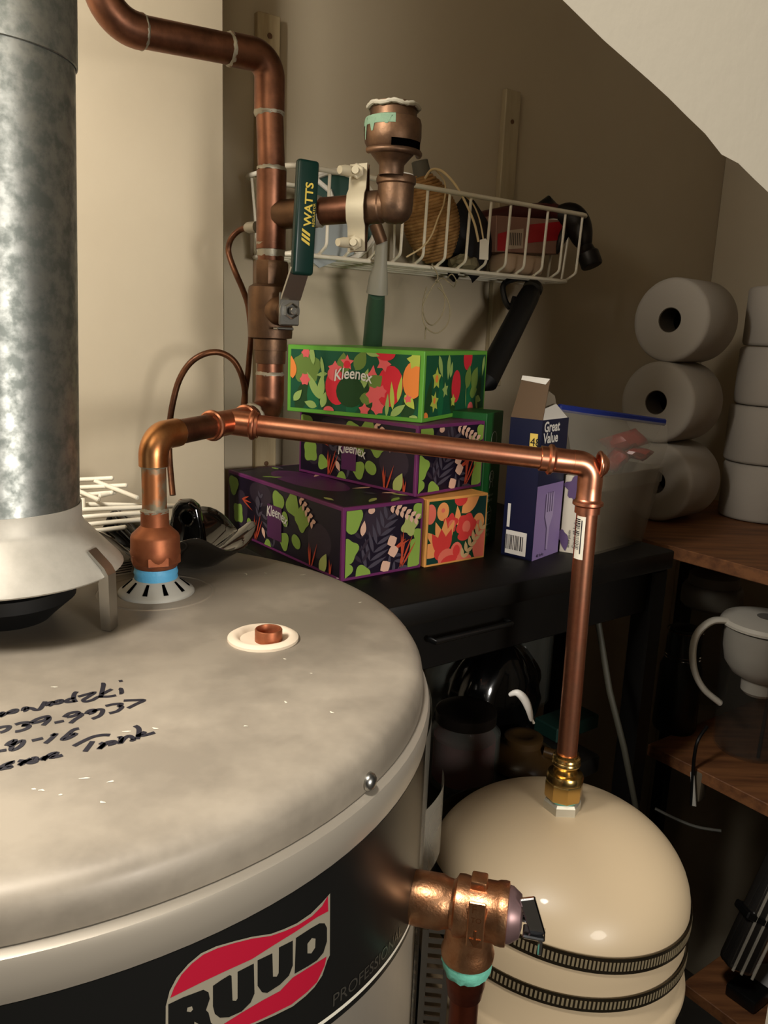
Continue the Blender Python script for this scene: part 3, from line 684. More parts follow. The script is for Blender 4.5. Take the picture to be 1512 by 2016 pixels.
# barcode sticker wrapped on the pipe
ax_top = BR + dn * .055
def stick(R, a0_, a1_, z0_, z1_, n=8):
    vs, fs = [], []
    for i in range(n + 1):
        a = math.radians(a0_ + (a1_ - a0_) * i / n)
        for z in (z0_, z1_):
            f = (BR.z - z) / (BR.z - zk(1490)); c_ = BR.lerp(TK, f); vs.append(V3((c_.x + R * math.cos(a), c_.y + R * math.sin(a), z)))
    for i in range(n): fs.append((2 * i, 2 * i + 2, 2 * i + 3, 2 * i + 1))
    return vs, fs
zs0, zs1 = BR.z - .088, BR.z - .046
stk = obj('barcode_sticker', stick(r34 + .00015, 172, 250, BR.z - .100, BR.z - .054), m_white_ink, branch)
gs = []; rn = random.Random(5); z = BR.z - .057
while z > BR.z - .090:
    t_ = rn.choice((.0005, .0008, .0012)); gs.append(stick(r34 + .0003, 182, 222, z - t_, z, 4)); z -= t_ + rn.choice((.0005, .0009))
gs.append(stick(r34 + .0003, 228, 234, BR.z - .094, BR.z - .058, 2))
obj('barcode', join(*gs), m_ink, stk, smooth=False)
# ================================================================== EXPANSION TANK
tank = thing('expansion_tank', (TK.x, TK.y, -.86), 'cream domed expansion tank strapped with slotted metal bands', 'expansion tank')
RT = .1475; ZS = -.605     # radius, springing line of the dome
prof = [(.0, -.862), (.09, -.855), (RT * .8, -.835), (RT * .97, -.80), (RT, -.77), (RT, -.712), (RT + .004, -.708), (RT + .0055, -.702), (RT + .004, -.695), (RT, -.690), (RT - .002, -.686), (RT, ZS - .02), (RT, ZS)]
for k in range(1, 17):
    a = math.pi / 2 * k / 16; prof.append((RT * math.cos(a) ** .86 if k < 16 else 0, ZS + .087 * math.sin(a)))
obj('tank_shell', lathe(prof, TK, UP, 96), m_tank, tank)
zt2 = ZS + .087
zn = lambda y: zk(y)
m_hexz = M('zinc_hex', C(196, 190, 172), .42, metal=.6)
obj('hex_nut', lathe([(.010, zt2 - .004), (.0195, zt2 - .003), (.0212, zt2 - .001), (.0212, zt2 + .009), (.0190, zt2 + .012), (.010, zt2 + .012)], TK, UP, 6), m_hexz, tank, smooth=20)
obj('pipe_dope', lathe([(.0155, zt2 + .010), (.0168, zt2 + .0125), (.0150, zt2 + .015), (.012, zt2 + .016)], TK, UP, 32), m_teal, tank)
z0 = zt2 + .014; zb = zk(1483)
hh = (zb - z0)
obj('brass_hex', lathe([(.0160, z0), (.0205, z0 + .001), (.0212, z0 + .003), (.0212, z0 + .020), (.0200, z0 + .022), (.0160, z0 + .022)], TK, UP, 8), m_brass, tank, smooth=20)
obj('brass_adapter', lathe([(.0165, z0 + .020), (.0206, z0 + .022), (.0208, z0 + hh * .50), (.0190, z0 + hh * .56), (.0135, z0 + hh * .58), (.0128, z0 + hh * .66), (.0138, z0 + hh * .72), (.0158, z0 + hh * .76), (.0160, z0 + hh * .80), (.0145, z0 + hh * .84), (.0158, z0 + hh * .88), (.0150, z0 + hh * .92), (.0130, z0 + hh * .94), (.0130, z0 + hh), (.0110, z0 + hh)], TK, UP, 48), m_brass, tank)
# slotted bands: each a thin strip around the shell with slots inlaid in a pale glint colour
def band(zc_, tilt, tdir, wid, a_lo, a_hi, nslots, lab_):
    td = math.radians(tdir)
    t = thing('hose_clamp', TK + UP * (zc_ - .05), lab_, 'hose clamp', 'bands around the expansion tank')
    def pt(a, dz, R):
        return V3((TK.x + R * math.cos(a), TK.y + R * math.sin(a), zc_ + dz + tilt * math.cos(a - td)))
    vs, fs = [], []; N = 96
    for i in range(N):
        a = 2 * math.pi * i / N
        for dz, R in ((-wid / 2, RT + .0010), (-wid / 2, RT + .0024), (wid / 2, RT + .0024), (wid / 2, RT + .0010)): vs.append(pt(a, dz, R))
    for i in range(N):
        j = (i + 1) % N
        for k in range(4): fs.append((i * 4 + k, i * 4 + (k + 1) % 4, j * 4 + (k + 1) % 4, j * 4 + k))
    obj('band', (vs, [tuple(reversed(f)) for f in fs]), m_dksteel, t, smooth=30)
    me0 = None
    for i in range(nslots):
        a = math.radians(a_lo + (a_hi - a_lo) * i / (nslots - 1)); da = .0011 / RT
        q = [pt(a - da, -wid * .27, RT + .00245), pt(a + da, -wid * .27, RT + .00245), pt(a + da + .004, wid * .27, RT + .00245), pt(a - da + .004, wid * .27, RT + .00245)]
        e = V3((math.cos(a), math.sin(a), 0))
        obj('slot', prism(q, e * .0003), m_slot, t, smooth=False)
m_slot = M('slot_glint', C(176, 160, 128), .3, metal=.6)
band(PY(1165, 1892, TK.y - RT).z - .002, .022, 180, .0180, -150, -20, 84, 'upper slotted metal band around the cream expansion tank')
band(PY(1140, 1978, TK.y - RT).z, .013, 190, .0160, -165, -25, 84, 'lower tilted slotted metal band around the cream expansion tank')
# perforated hanger strap behind the relief valve
ps = thing('hanger_strap', P(850, 2100, .70), 'perforated galvanized hanger strap hanging between heater and tank', 'strap')
a = P(862, 1832, .70); b = P(842, 2110, .78); dnv = (b - a).normalized(); rt = V3((1, -.1, 0)).normalized(); nn = rt.cross(dnv).normalized()
W_ = .026; pitch = .0128; N = int((b - a).length / pitch); gs = []
gs.append(box((a + b) / 2 - rt * (W_ / 2 - .0028), (.0056, .0012, (b - a).length), rt, nn, dnv))
gs.append(box((a + b) / 2 + rt * (W_ / 2 - .0028), (.0056, .0012, (b - a).length), rt, nn, dnv))
for i in range(N + 1):
    gs.append(box(a + dnv * (i * pitch), (W_ - .010, .0012, .0062), rt, nn, dnv))
obj('strap_plate', join(*gs), m_steel, ps, smooth=False)
# ================================================================== RELIEF VALVE
VB = P(948, 1790, .600)
hx = V3((VB.x - HC.x, VB.y - HC.y, 0)); vn_ = hx.normalized(); surf = HC + vn_ * .314; surf.z = VB.z
rv = thing('relief_valve', VB - UP * .16, 'bronze temperature relief valve with chrome lever on the side of the heater', 'valve')
LB = (VB - surf).length
A0 = surf
obj('inlet_neck', seg2(A0, VB, [(.013, 0), (.0192, .001), (.0196, .006), (.0196, LB - .030), (.0180, LB - .026), (.0172, LB - .022), (.0200, LB - .017)], 40), m_bronze_hi, rv)
obj('valve_body', seg2(A0, VB, [(.0190, LB - .020), (.0218, LB - .0185), (.0222, LB - .014), (.0214, LB - .010), (.0212, LB + .010), (.0222, LB + .012), (.0226, LB + .016), (.0222, LB + .019), (.0200, LB + .0195)], 48), m_bronze_hi, rv)
obj('bonnet', seg2(A0, VB, [(.0200, LB + .019), (.0196, LB + .022), (.0150, LB + .0285), (.0080, LB + .030), (0, LB + .030)], 36), M('bonnet_mauve', C(130, 104, 104), .4, metal=.6), rv)
obj('top_lug', box(VB + UP * .0225 - vn_ * .003, (.012, .014, .008), vn_, V3((-vn_.y, vn_.x, 0)), UP, .0015, 2), m_bronze_hi, rv, smooth=30)
frontd = (V3((0, -1, .12)) - vn_ * V3((0, -1, .12)).dot(vn_)).normalized(); upv = frontd.cross(vn_) * -1
if upv.z < 0: upv = -upv
pc = VB + frontd * .0209 + vn_ * -.002
emb = obj('cast_plate', box(pc, (.0125, .0022, .034), vn_, frontd, upv, .0008, 1), m_bronze_hi, rv, smooth=30)
rt_ = vn_; o_ = pc + frontd * .0012
obj('cast_marks', join(text3d('F', .0085, o_ + upv * .009 - rt_ * .004, rt_, upv), text3d('TO', .0055, o_ + upv * .002 - rt_ * .004, rt_, upv),
    prism([o_ - upv * .004 - rt_ * .0008, o_ - upv * .004 + rt_ * .0008, o_ - upv * .010 + rt_ * .0008, o_ - upv * .010 + rt_ * .0042, o_ - upv * .0155, o_ - upv * .010 - rt_ * .0042, o_ - upv * .010 - rt_ * .0008], frontd * .0006)), M('cast_shadow_bronze', C(150, 98, 64), .45, metal=1), emb, smooth=False)
dz = lambda y: zax(930, y, VB.x, VB.y)
vx = VB - vn_ * .008
obj('outlet_neck', lathe([(.0150, dz(1884)), (.0196, dz(1882)), (.0200, dz(1872)), (.0186, dz(1862)), (.0176, dz(1842)), (.0185, dz(1800))], (vx.x, vx.y, 0), UP, 40), m_bronze_hi, rv)
vs_, fs_ = lathe([(.0140, dz(1914)), (.0170, dz(1910)), (.0184, dz(1900)), (.0190, dz(1890)), (.0186, dz(1880)), (.0150, dz(1879))], (vx.x, vx.y, 0), UP, 40)
rn = random.Random(2)
vs_ = [v + V3((rn.uniform(-.0006, .0006), rn.uniform(-.0006, .0006), rn.uniform(-.0012, .0008))) for v in vs_]
obj('thread_sealant', (vs_, fs_), m_teal, rv)
m_cu_dark = M('dark_copper', C(140, 74, 54), .34, metal=1, var=(C(104, 50, 38), 20, .4, .65))
obj('discharge_socket', lathe([(.0112, dz(1962)), (.0130, dz(1960)), (.0140, dz(1944)), (.0148, dz(1936)), (.0150, dz(1905)), (.012, dz(1900))], (vx.x, vx.y, 0), UP, 36), m_cu_dark, rv)
obj('discharge_pipe', sweep([V3((vx.x, vx.y, dz(1955))), V3((vx.x, vx.y, FLOOR + .15))], r34, 28), m_cu_dark, rv)
lb_ = VB + vn_ * .031
obj('test_lever', join(box(lb_ + vn_ * .006 + UP * .006 + frontd * .006, (.0115, .004, .030), (vn_ + UP * .35).normalized(), frontd, (UP - vn_ * .35).normalized(), .001, 1),
    box(lb_ + vn_ * .008 - UP * .009 + frontd * .004, (.016, .016, .003), vn_, frontd, UP, .001, 1), box(lb_ + vn_ * .013 - UP * .016 + frontd * .004, (.003, .014, .014), vn_, frontd, UP, .001, 1),
    sweep([VB + vn_ * .026, lb_ + vn_ * .012], .0035, 12)), m_chrome, rv, smooth=30)
# ================================================================== BLACK BOWL AND WIRE SHELF ON THE HEATER LID
BW = PZ(338, 1108, ZT); BW = V3((-.2200, .8230, ZT))
bowl = thing('ruffled_bowl', BW, 'shiny black glazed bowl with ruffled rim and pierced handle on the heater lid', 'bowl')
vs, fs = [], []; N = 72
prof = [(.0, .004), (.018, .004), (.030, .008), (.046, .018), (.062, .030), (.070, .036), (.072, .0355), (.071, .0325), (.062, .024), (.048, .010), (.034, .002), (.024, .0), (.0, .0)]
for r, h in prof:
    for k in range(N):
        a = 2 * math.pi * k / N; wv = (r / .072) ** 2
        rr = r * 1.15 * (1 + .07 * wv * math.cos(5 * a + .6)); hz = h + wv * .010 * math.sin(5 * a + .9)
        vs.append(BW + V3((rr * math.cos(a), rr * math.sin(a) * .92, max(hz, 0) + .0005)))
for i in range(len(prof) - 1):
    for k in range(N): fs.append((i * N + k, i * N + (k + 1) % N, (i + 1) * N + (k + 1) % N, (i + 1) * N + k))
obj('dish', (vs, fs), m_blackcer, bowl, smooth=70)
hb = BW + V3((.010, .020, .014))
h_ = prism([hb + V3(q) for q in ((-.021, 0, -.006), (.020, 0, -.006), (.0165, 0, .022), (.0125, 0, .042), (.004, 0, .049), (-.010, 0, .048), (-.016, 0, .040), (-.019, 0, .020))], V3((0, .014, .002)))
ho = obj('handle', h_, m_blackcer, bowl, smooth=50)
md = ho.modifiers.new('b', 'BEVEL'); md.width = .004; md.segments = 3
obj('handle_ring', sweep([hb + V3((.001 + .0075 * math.cos(a), -.001, .031 + .0085 * math.sin(a))) for a in [2 * math.pi * k / 24 for k in range(24)]], .0022, 8, closed=True), m_blackcer, ho)
obj('handle_hole', lathe([(0, 0), (.0062, 0), (.0062, .0012), (0, .0012)], hb + V3((.001, -.0008, .031)), V3((0, -1, 0)), 20), m_hole_shade, ho)
shelf = thing('wire_shelf', V3((-.33, .86, ZT)), 'white coated wire shelf piece lying behind the flue duct', 'wire shelf')
fx, fy, fs_ = 150, 900, .2315
wires = [((-40, 195, .935), (310, 178, .93)), ((-40, 262, .925), (428, 240, .915)), ((-40, 330, .915), (310, 302, .91)), ((-80, 398, .885), (1042, 418, .925)),
         ((60, 447, .872), (1000, 408, .90)), ((-80, 520, .862), (600, 468, .875)), ((-80, 590, .852), (600, 525, .865)), ((60, 640, .845), (420, 596, .850)),
         ((165, 205, .93), (520, 345, .885)), ((-40, 262, .925), (190, 362, .882)), ((200, 330, .90), (330, 300, .915))]
for a, b in wires:
    p, q = P(fx + a[0] * fs_, fy + a[1] * fs_, a[2]), P(fx + b[0] * fs_, fy + b[1] * fs_, b[2])
    d = (q - p).normalized()
    obj('wire', sweep([p - d * .0012, p, q, q + d * .0012], [.0014, .0026, .0026, .0014], 10), m_wirew, shelf)
obj('wire_end', sweep([P(fx + 55 * fs_, fy + 365 * fs_, .885), P(fx + 55 * fs_, fy + 470 * fs_, .872)], .0034, 10), m_wirew, shelf)
# ================================================================== BLACK TABLE
ZTB = -.287
table = thing('side_table', S(.76, .82, FLOOR), 'low black table holding the tissue boxes against the back wall', 'table')
obj('table_top', box(S(.7375, .8625, ZTB - .014), (.531, .405, .028), D1, D2, UP, .004, 2), m_blackt, table)
obj('apron', box(S(.7375, .682, ZTB - .060), (.47, .016, .062), D1, D2, UP, .002, 1), m_blackt, table, smooth=False)
obj('apron', box(S(.983, .86, ZTB - .060), (.016, .33, .062), D1, D2, UP, .002, 1), m_blackt, table, smooth=False)
for a, b in ((.490, .682), (.983, .682), (.490, 1.045), (.983, 1.045)):
    obj('leg', box(S(a, b, (FLOOR + ZTB - .028) / 2), (.034, .034, ZTB - .028 - FLOOR), D1, D2, UP, .003, 1), m_blackt, table, smooth=False)
obj('edge_highlight', sweep([S(.56, .668, ZTB - .050), S(.56, .657, ZTB - .050), S(.68, .657, ZTB - .050), S(.68, .668, ZTB - .050)], .0035, 10), m_blackp, table)  # thin bar added for a faint highlight along the table edge
# ================================================================== TISSUE BOXES
def clip(poly, w_, h_, b=0):
    def cut(pl, f, inter):
        out = []
        for i in range(len(pl)):
            a, c = pl[i - 1], pl[i]; fa, fc = f(a), f(c)
            if fa >= 0:
                if fc >= 0: out.append(c)
                else: out.append(inter(a, c, fa, fc))
            elif fc >= 0: out += [inter(a, c, fa, fc), c]
        return out
    it = lambda a, c, fa, fc: (a[0] + (c[0] - a[0]) * fa / (fa - fc), a[1] + (c[1] - a[1]) * fa / (fa - fc))
    for f in (lambda p: p[0] - b, lambda p: w_ - b - p[0], lambda p: p[1] - b, lambda p: h_ - b - p[1]):
        poly = cut(poly, f, it)
        if len(poly) < 3: return []
    return poly
def decal(o, U, Vv, w_, h_, shapes, b=0):
    """flat print: list of (polygon in metres, material index)"""
    N_ = U.cross(Vv).normalized(); vs, fs, mm = [], [], []
    for i, (pl, m_) in enumerate(shapes):
        pl = clip(pl, w_, h_, b)
        if len(pl) < 3: continue
        k = len(vs); off = .0002 + .00003 * i
        vs += [o + U * x + Vv * y + N_ * off for x, y in pl]; fs.append(tuple(range(k, k + len(pl)))); mm.append(m_)
    return vs, fs, mm
def ell(x, y, rx, ry, rot=0, n=18):
    c_, s_ = math.cos(rot), math.sin(rot)
    return [(x + rx * math.cos(t) * c_ - ry * math.sin(t) * s_, y + rx * math.cos(t) * s_ + ry * math.sin(t) * c_) for t in [2 * math.pi * k / n for k in range(n)]]
def leaf(x, y, L, w_, ang, n=7):
    pts = []
    for k in range(n + 1): t = k / n; pts.append((t * L, w_ * math.sin(math.pi * t ** .8)))
    for k in range(n - 1, 0, -1): t = k / n; pts.append((t * L, -w_ * math.sin(math.pi * t ** .8)))
    c_, s_ = math.cos(ang), math.sin(ang); return [(x + a * c_ - b * s_, y + a * s_ + b * c_) for a, b in pts]
def flower(x, y, r, n=5, rot=0, dp=.45):
    return [(x + r * (1 if k % 2 == 0 else dp) * math.cos(rot + math.pi * k / n), y + r * (1 if k % 2 == 0 else dp) * math.sin(rot + math.pi * k / n)) for k in range(2 * n)]
def lobes(x, y, r, n=3, rot=0, amp=.16):
    return [(x + r * (1 + amp * math.cos(n * t)) * math.cos(t + rot), y + r * (1 + amp * math.cos(n * t)) * math.sin(t + rot)) for t in [2 * math.pi * k / 28 for k in range(28)]]
def Rr(w_, h_): return [(0, 0), (w_, 0), (w_, h_), (0, h_)]
R_ = math.radians
MP = [M('purple_border', C(112, 44, 98), .45), M('plum_black', C(24, 14, 34), .45), M('lily_green', C(140, 172, 74), .5), M('frond_grey', C(76, 70, 84), .5),
      M('spike_orange', C(196, 78, 50), .5), M('petal_pink', C(232, 188, 164), .5), M('leaf_sage', C(176, 186, 108), .5), M('print_white', C(226, 222, 214), .5), M('plum_shade', C(52, 40, 54), .5), M('purple_block', C(86, 34, 84), .5)]
def frond(x, y, L, ang, sp, n, m_, wid=.0024):
    out = []
    c_, s_ = math.cos(ang), math.sin(ang)
    for k in range(n):
        t = (k + .5) / n
        bx, by = x + L * t * c_, y + L * t * s_
        for sg in (1, -1): out.append((leaf(bx, by, sp * (1.1 - .4 * t), wid, ang + sg * R_(42)), m_))
    return out
def spikes(x, y, L, angs, m_): return [(leaf(x + i * .0012, y, L * (.75 + .25 * ((i * 7) % 3) / 2), .0014, R_(a), 4), m_) for i, a in enumerate(angs)]
def spray(x, y, L, ang, n, m_):
    out = []
    for k in range(n):
        t = k / n; bx, by = x + L * t * math.cos(ang), y + L * t * math.sin(ang)
        for sg in (1, -1): out.append((leaf(bx, by, .0095, .0030, ang + sg * R_(50)), m_))
    return out
def purple_long(w_, h_):
    u = lambda a: a * w_; v = lambda a: a * h_; sh = [(Rr(w_, h_), 1)]
    sh += [(ell(u(.84), v(.42), .026, .022), 8), (ell(u(.32), v(.82), .030, .016), 8), (ell(u(.13), v(.45), .018, .026), 8)]
    sh += frond(u(.46), v(-.05), .05, R_(118), .022, 4, 3) + frond(u(.30), v(.35), .04, R_(80), .014, 3, 3)
    for a in ((.05, .82, .016, 3), (.10, .35, .017, 4), (.22, .20, .012, 3), (.49, .80, .017, 3), (.62, .84, .018, 3), (.70, .66, .018, 4), (.555, .56, .0105, 2), (.55, .20, .014, 3), (.655, .27, .0115, 2), (.40, -.05, .014, 3)):
        sh.append((lobes(u(a[0]), v(a[1]), a[2] * .84, a[3], a[0] * 9, .14), 2))
    sh += spikes(u(.27), v(.0), .040, (80, 92, 70, 100, 62), 4) + spikes(u(.77), v(-.10), .042, (86, 95, 70, 104), 4) + spikes(u(.14), v(.62), .03, (20, 0, 340), 4) + spikes(u(.93), v(-.1), .03, (80, 95), 4)
    sh += spray(u(.69), v(.99), .045, R_(-42), 5, 5)
    sh += [(leaf(u(.86), v(-.05), .030, .008, R_(65)), 6), (leaf(u(.35), v(.28), .016, .004, R_(-60)), 5), (leaf(u(.30), v(.78), .02, .006, R_(-80)), 3)]
    sh += [([(u(.40), v(.16)), (u(.53), v(.16)), (u(.53), v(.72)), (u(.40), v(.72))], 9)]
    return sh
def purple_end(w_, h_):
    u = lambda a: a * w_; v = lambda a: a * h_; sh = [(Rr(w_, h_), 1)]
    sh += [(ell(u(.40), v(.80), .022, .020), 8)]
    sh += frond(u(.26), v(.02), .075, R_(64), .030, 7, 3, .0026) + frond(u(.22), v(.10), .06, R_(95), .020, 4, 8) + frond(u(.55), v(.30), .045, R_(-50), .022, 4, 3)
    for a in ((.07, .86, .018, 3), (.03, .40, .017, 4), (.0, .12, .012, 3), (.22, .02, .013, 3), (.95, .30, .014, 4), (.92, .10, .013, 3), (.97, .88, .012, 3), (.97, .50, .010, 3)):
        sh.append((lobes(u(a[0]), v(a[1]), a[2] * .84, a[3], a[0] * 9, .14), 2))
    sh += [(lobes(u(.84), v(.66), .012, 4, .3, .2), 6)]
    sh += spikes(u(.72), v(.02), .050, (78, 66, 88, 56, 96), 4) + spikes(u(.60), v(.30), .034, (32, 24), 4)
    sh += spray(u(.58), v(1.0), .05, R_(-26), 6, 5) + [(leaf(u(.20), v(.60), .019, .0042, R_(82)), 5)]
    sh += [(flower(u(.60), v(.46), .008, 4, .4, .8), 5), (flower(u(.62), v(.30), .0085, 4, .2, .8), 5), (flower(u(.52), v(.08), .0085, 4, .5, .8), 5), (ell(u(.31), v(.97), .005, .004), 5)]
    return sh
def purple_top(w_, h_):
    sh = [(Rr(w_, h_), 1)]; rn_ = random.Random(4)
    sh.append((ell(w_ * .42, h_ * .48, w_ * .30, h_ * .30, 0, 28), 9))
    for k in range(26):
        x, y = rn_.uniform(0, w_), rn_.uniform(0, h_)
        if abs(x - w_ * .42) < w_ * .27 and abs(y - h_ * .48) < h_ * .27: continue
        sh.append((leaf(x, y, rn_.uniform(.014, .03), .004, rn_.uniform(0, 6.3)), rn_.choice((2, 3, 5, 8, 6))))
    return sh
MG = [M('green_border', C(104, 176, 62), .45), M('jungle_green', C(14, 86, 56), .5), M('pomegranate_red', C(226, 44, 60), .5), M('coral_pink', C(240, 104, 104), .5), M('mango_orange', C(250, 146, 66), .5),
      M('olive_leaf', C(112, 140, 62), .5), M('pale_leaf', C(160, 190, 104), .5), M('lime_flower', C(190, 206, 84), .5), M('print_white2', C(228, 226, 214), .5), M('deep_green', C(28, 70, 30), .5), M('mid_green', C(18, 108, 66), .5)]
def green_long(w_, h_):
    u = lambda a: a * w_; v = lambda a: a * h_; sh = [(Rr(w_, h_), 1)]
    for k in range(7): sh.append((leaf(u(.05 + .14 * k), v(-.1), .06, .010, R_(70 + 20 * (k % 3))), 10 if k % 2 else 9))
    sh += [(lobes(u(.13), v(.70), .021, 5, .3, .1), 5), (leaf(u(.42), v(.60), .03, .010, R_(88)), 5), (leaf(u(.52), v(.70), .03, .009, R_(62)), 5)]
    sh += [(leaf(u(.24), v(.18), .040, .0055, R_(120)), 6), (leaf(u(.245), v(.18), .034, .0055, R_(85)), 6), (leaf(u(.26), v(.04), .022, .005, R_(75)), 6), (leaf(u(.22), v(.05), .020, .005, R_(165)), 6), (leaf(u(.57), v(.38), .03, .005, R_(72)), 6), (leaf(u(.30), v(.62), .017, .003, R_(190)), 6)]
    sh += [(ell(u(.375), v(.40), .0165, .023, .1), 2), (flower(u(.36), v(.70), .011, 5, .3, .6), 3), (ell(u(.355), v(.62), .010, .009), 3)]
    sh += [(ell(u(.485), v(.34), .021, .020), 9), (flower(u(.455), v(.82), .0105, 5, .3, .5), 3), (ell(u(.455), v(.79), .005, .005), 2), (flower(u(.125), v(.95), .0075, 6, 0, .7), 3), (flower(u(.12), v(.50), .0085, 6, 0, .75), 3)]
    sh += [(ell(u(.785), v(.48), .0185, .026, -.1), 2), (flower(u(.735), v(.84), .011, 5, 1.2, .55), 3), (ell(u(.745), v(1.0), .014, .009), 2), (flower(u(.655), v(.68), .010, 3, 1.5, .4), 3)]
    sh += [(leaf(u(.63), v(.44), .024, .010, R_(40)), 5), (leaf(u(.56), v(.25), .023, .008, R_(0)), 5), (flower(u(.67), v(.32), .0125, 6, 0, .7), 3), (flower(u(.70), v(.12), .010, 6, .3, .75), 3), (flower(u(.60), v(.06), .009, 5, .3, .6), 3), (flower(u(.72), v(.38), .009, 6, .2, .7), 3)]
    sh += [(leaf(u(.815), v(.10), .036, .0032, R_(95)), 7), (leaf(u(.85), v(.24), .034, .0030, R_(82)), 7), (leaf(u(.77), v(-.02), .03, .0028, R_(88)), 6), (leaf(u(.80), v(.0), .026, .005, R_(38)), 6)]
    sh += [(ell(u(.955), v(.60), .014, .023), 4), (flower(u(.965), v(.92), .012, 5, .5, .6), 7), (leaf(u(.90), v(.36), .022, .006, R_(-50)), 7), (flower(u(.925), v(.30), .006, 5, .5, .6), 3), (leaf(u(.94), v(.02), .02, .006, R_(-30)), 6)]
    sh += [(leaf(u(.02), v(.5), .03, .007, R_(95)), 4), (leaf(u(.03), v(.12), .02, .005, R_(50)), 6), (leaf(u(.19), v(.75), .03, .004, R_(100)), 6), (ell(u(.32), v(.0), .008, .006), 3), (leaf(u(.60), v(1.0), .02, .003, R_(-10)), 6), (leaf(u(.25), v(.90), .03, .0026, R_(-80)), 6)]
    return sh
def green_end(w_, h_):
    u = lambda a: a * w_; v = lambda a: a * h_; sh = [(Rr(w_, h_), 1)]
    for k in range(5): sh.append((leaf(u(.02 + .22 * k), v(-.1), .06, .010, R_(75 + 15 * (k % 3))), 10 if k % 2 else 9))
    sh += [(ell(u(.48), v(.46), .0165, .022), 2), (ell(u(.66), v(.96), .017, .018), 2), (flower(u(.44), v(.22), .009, 5, .3, .6), 7), (ell(u(.75), v(.02), .011, .010), 3), (ell(u(.02), v(.0), .008, .007), 4)]
    sh += [(leaf(u(.18), v(1.0), .032, .006, R_(-62)), 6), (leaf(u(.34), v(1.02), .034, .006, R_(-92)), 6), (leaf(u(.37), v(.62), .022, .005, R_(75)), 6)]
    sh += [(flower(u(.16), v(.62), .015, 5, .3, .55), 7), (flower(u(.14), v(.24), .014, 6, .3, .55), 7), (flower(u(.30), v(.42), .011, 5, .5, .5), 6), (ell(u(.16), v(.62), .005, .005), 4), (ell(u(.14), v(.26), .004, .004), 4)]
    sh += [(leaf(u(.66), v(.40), .034, .012, R_(75)), 5), (leaf(u(.76), v(.38), .036, .014, R_(60)), 5), (leaf(u(.72), v(.30), .03, .009, R_(10)), 5), (leaf(u(.66), v(.06), .034, .0012, R_(95)), 6), (leaf(u(.84), v(.25), .03, .004, R_(-70)), 6), (leaf(u(.84), v(.22), .022, .005, R_(-15)), 6), (leaf(u(.96), v(.98), .03, .005, R_(-100)), 6)]
    return sh
MO = [M('orange_border', C(226, 160, 84), .5), M('leaf_green_dark', C(12, 62, 36), .5), M('bloom_red', C(214, 58, 54), .5), M('bloom_coral', C(230, 112, 92), .5), M('bloom_apricot', C(238, 158, 92), .5), M('sprig_beige', C(206, 170, 120), .5), M('deep_teal', C(10, 56, 48), .5)]
def orange_end(w_, h_):
    u = lambda a: a * w_; v = lambda a: 1 * a * h_; sh = [(Rr(w_, h_), 1)]
    sh += [(ell(u(.05), v(.02), .03, .02), 6), (ell(u(.95), v(.9), .02, .03), 6)]
    sh += [(ell(u(.24), v(.82), .0098, .0120), 4), (ell(u(.24), v(.84), .003, .003), 3), (ell(u(.03), v(.80), .009, .013), 3), (ell(u(.88), v(.58), .0098, .012), 4), (ell(u(.87), v(.58), .003, .003), 3)]
    sh += [(leaf(u(.56), v(.76), .040, .0095, R_(38)), 4), (leaf(u(.66), v(.80), .030, .004, R_(62)), 4), (ell(u(.54), v(.99), .011, .009), 2), (leaf(u(.52), v(.55), .028, .005, R_(98)), 4)]
    sh += [(lobes(u(.66), v(.54), .0165, 6, .2, .10), 2), (ell(u(.66), v(.53), .007, .008), 3), (ell(u(.62), v(.38), .0105, .006), 2)]
    sh += [(lobes(u(.38), v(.62), .0115, 5, .2, .18), 2), (ell(u(.40), v(.60), .006, .006), 3)]
    for k, a in enumerate((170, 140, 112, 88, 66, 190)): sh.append((leaf(u(.27), v(.22), .040, .0065, R_(a)), 4))
    sh += [(leaf(u(.26), v(.12), .035, .009, R_(96)), 2), (leaf(u(.25), v(.14), .034, .007, R_(122)), 2), (leaf(u(.28), v(.14), .034, .007, R_(70)), 2), (ell(u(.24), v(.16), .012, .010), 2)]
    sh += [(ell(u(.34), v(.06), .015, .013), 3), (ell(u(.50), v(.12), .011, .015), 3), (ell(u(.50), v(.16), .006, .008), 2), (ell(u(.40), v(-.02), .016, .010), 2), (ell(u(.64), v(-.01), .014, .008), 3), (ell(u(.94), v(.20), .015, .022), 3)]
    for k in range(6):
        x, y = .62 + .06 * k, .03 + .085 * k
        sh += [(leaf(u(x), v(y), .015, .0030, R_(100)), 5), (leaf(u(x), v(y), .013, .0028, R_(25)), 5)]
    return sh
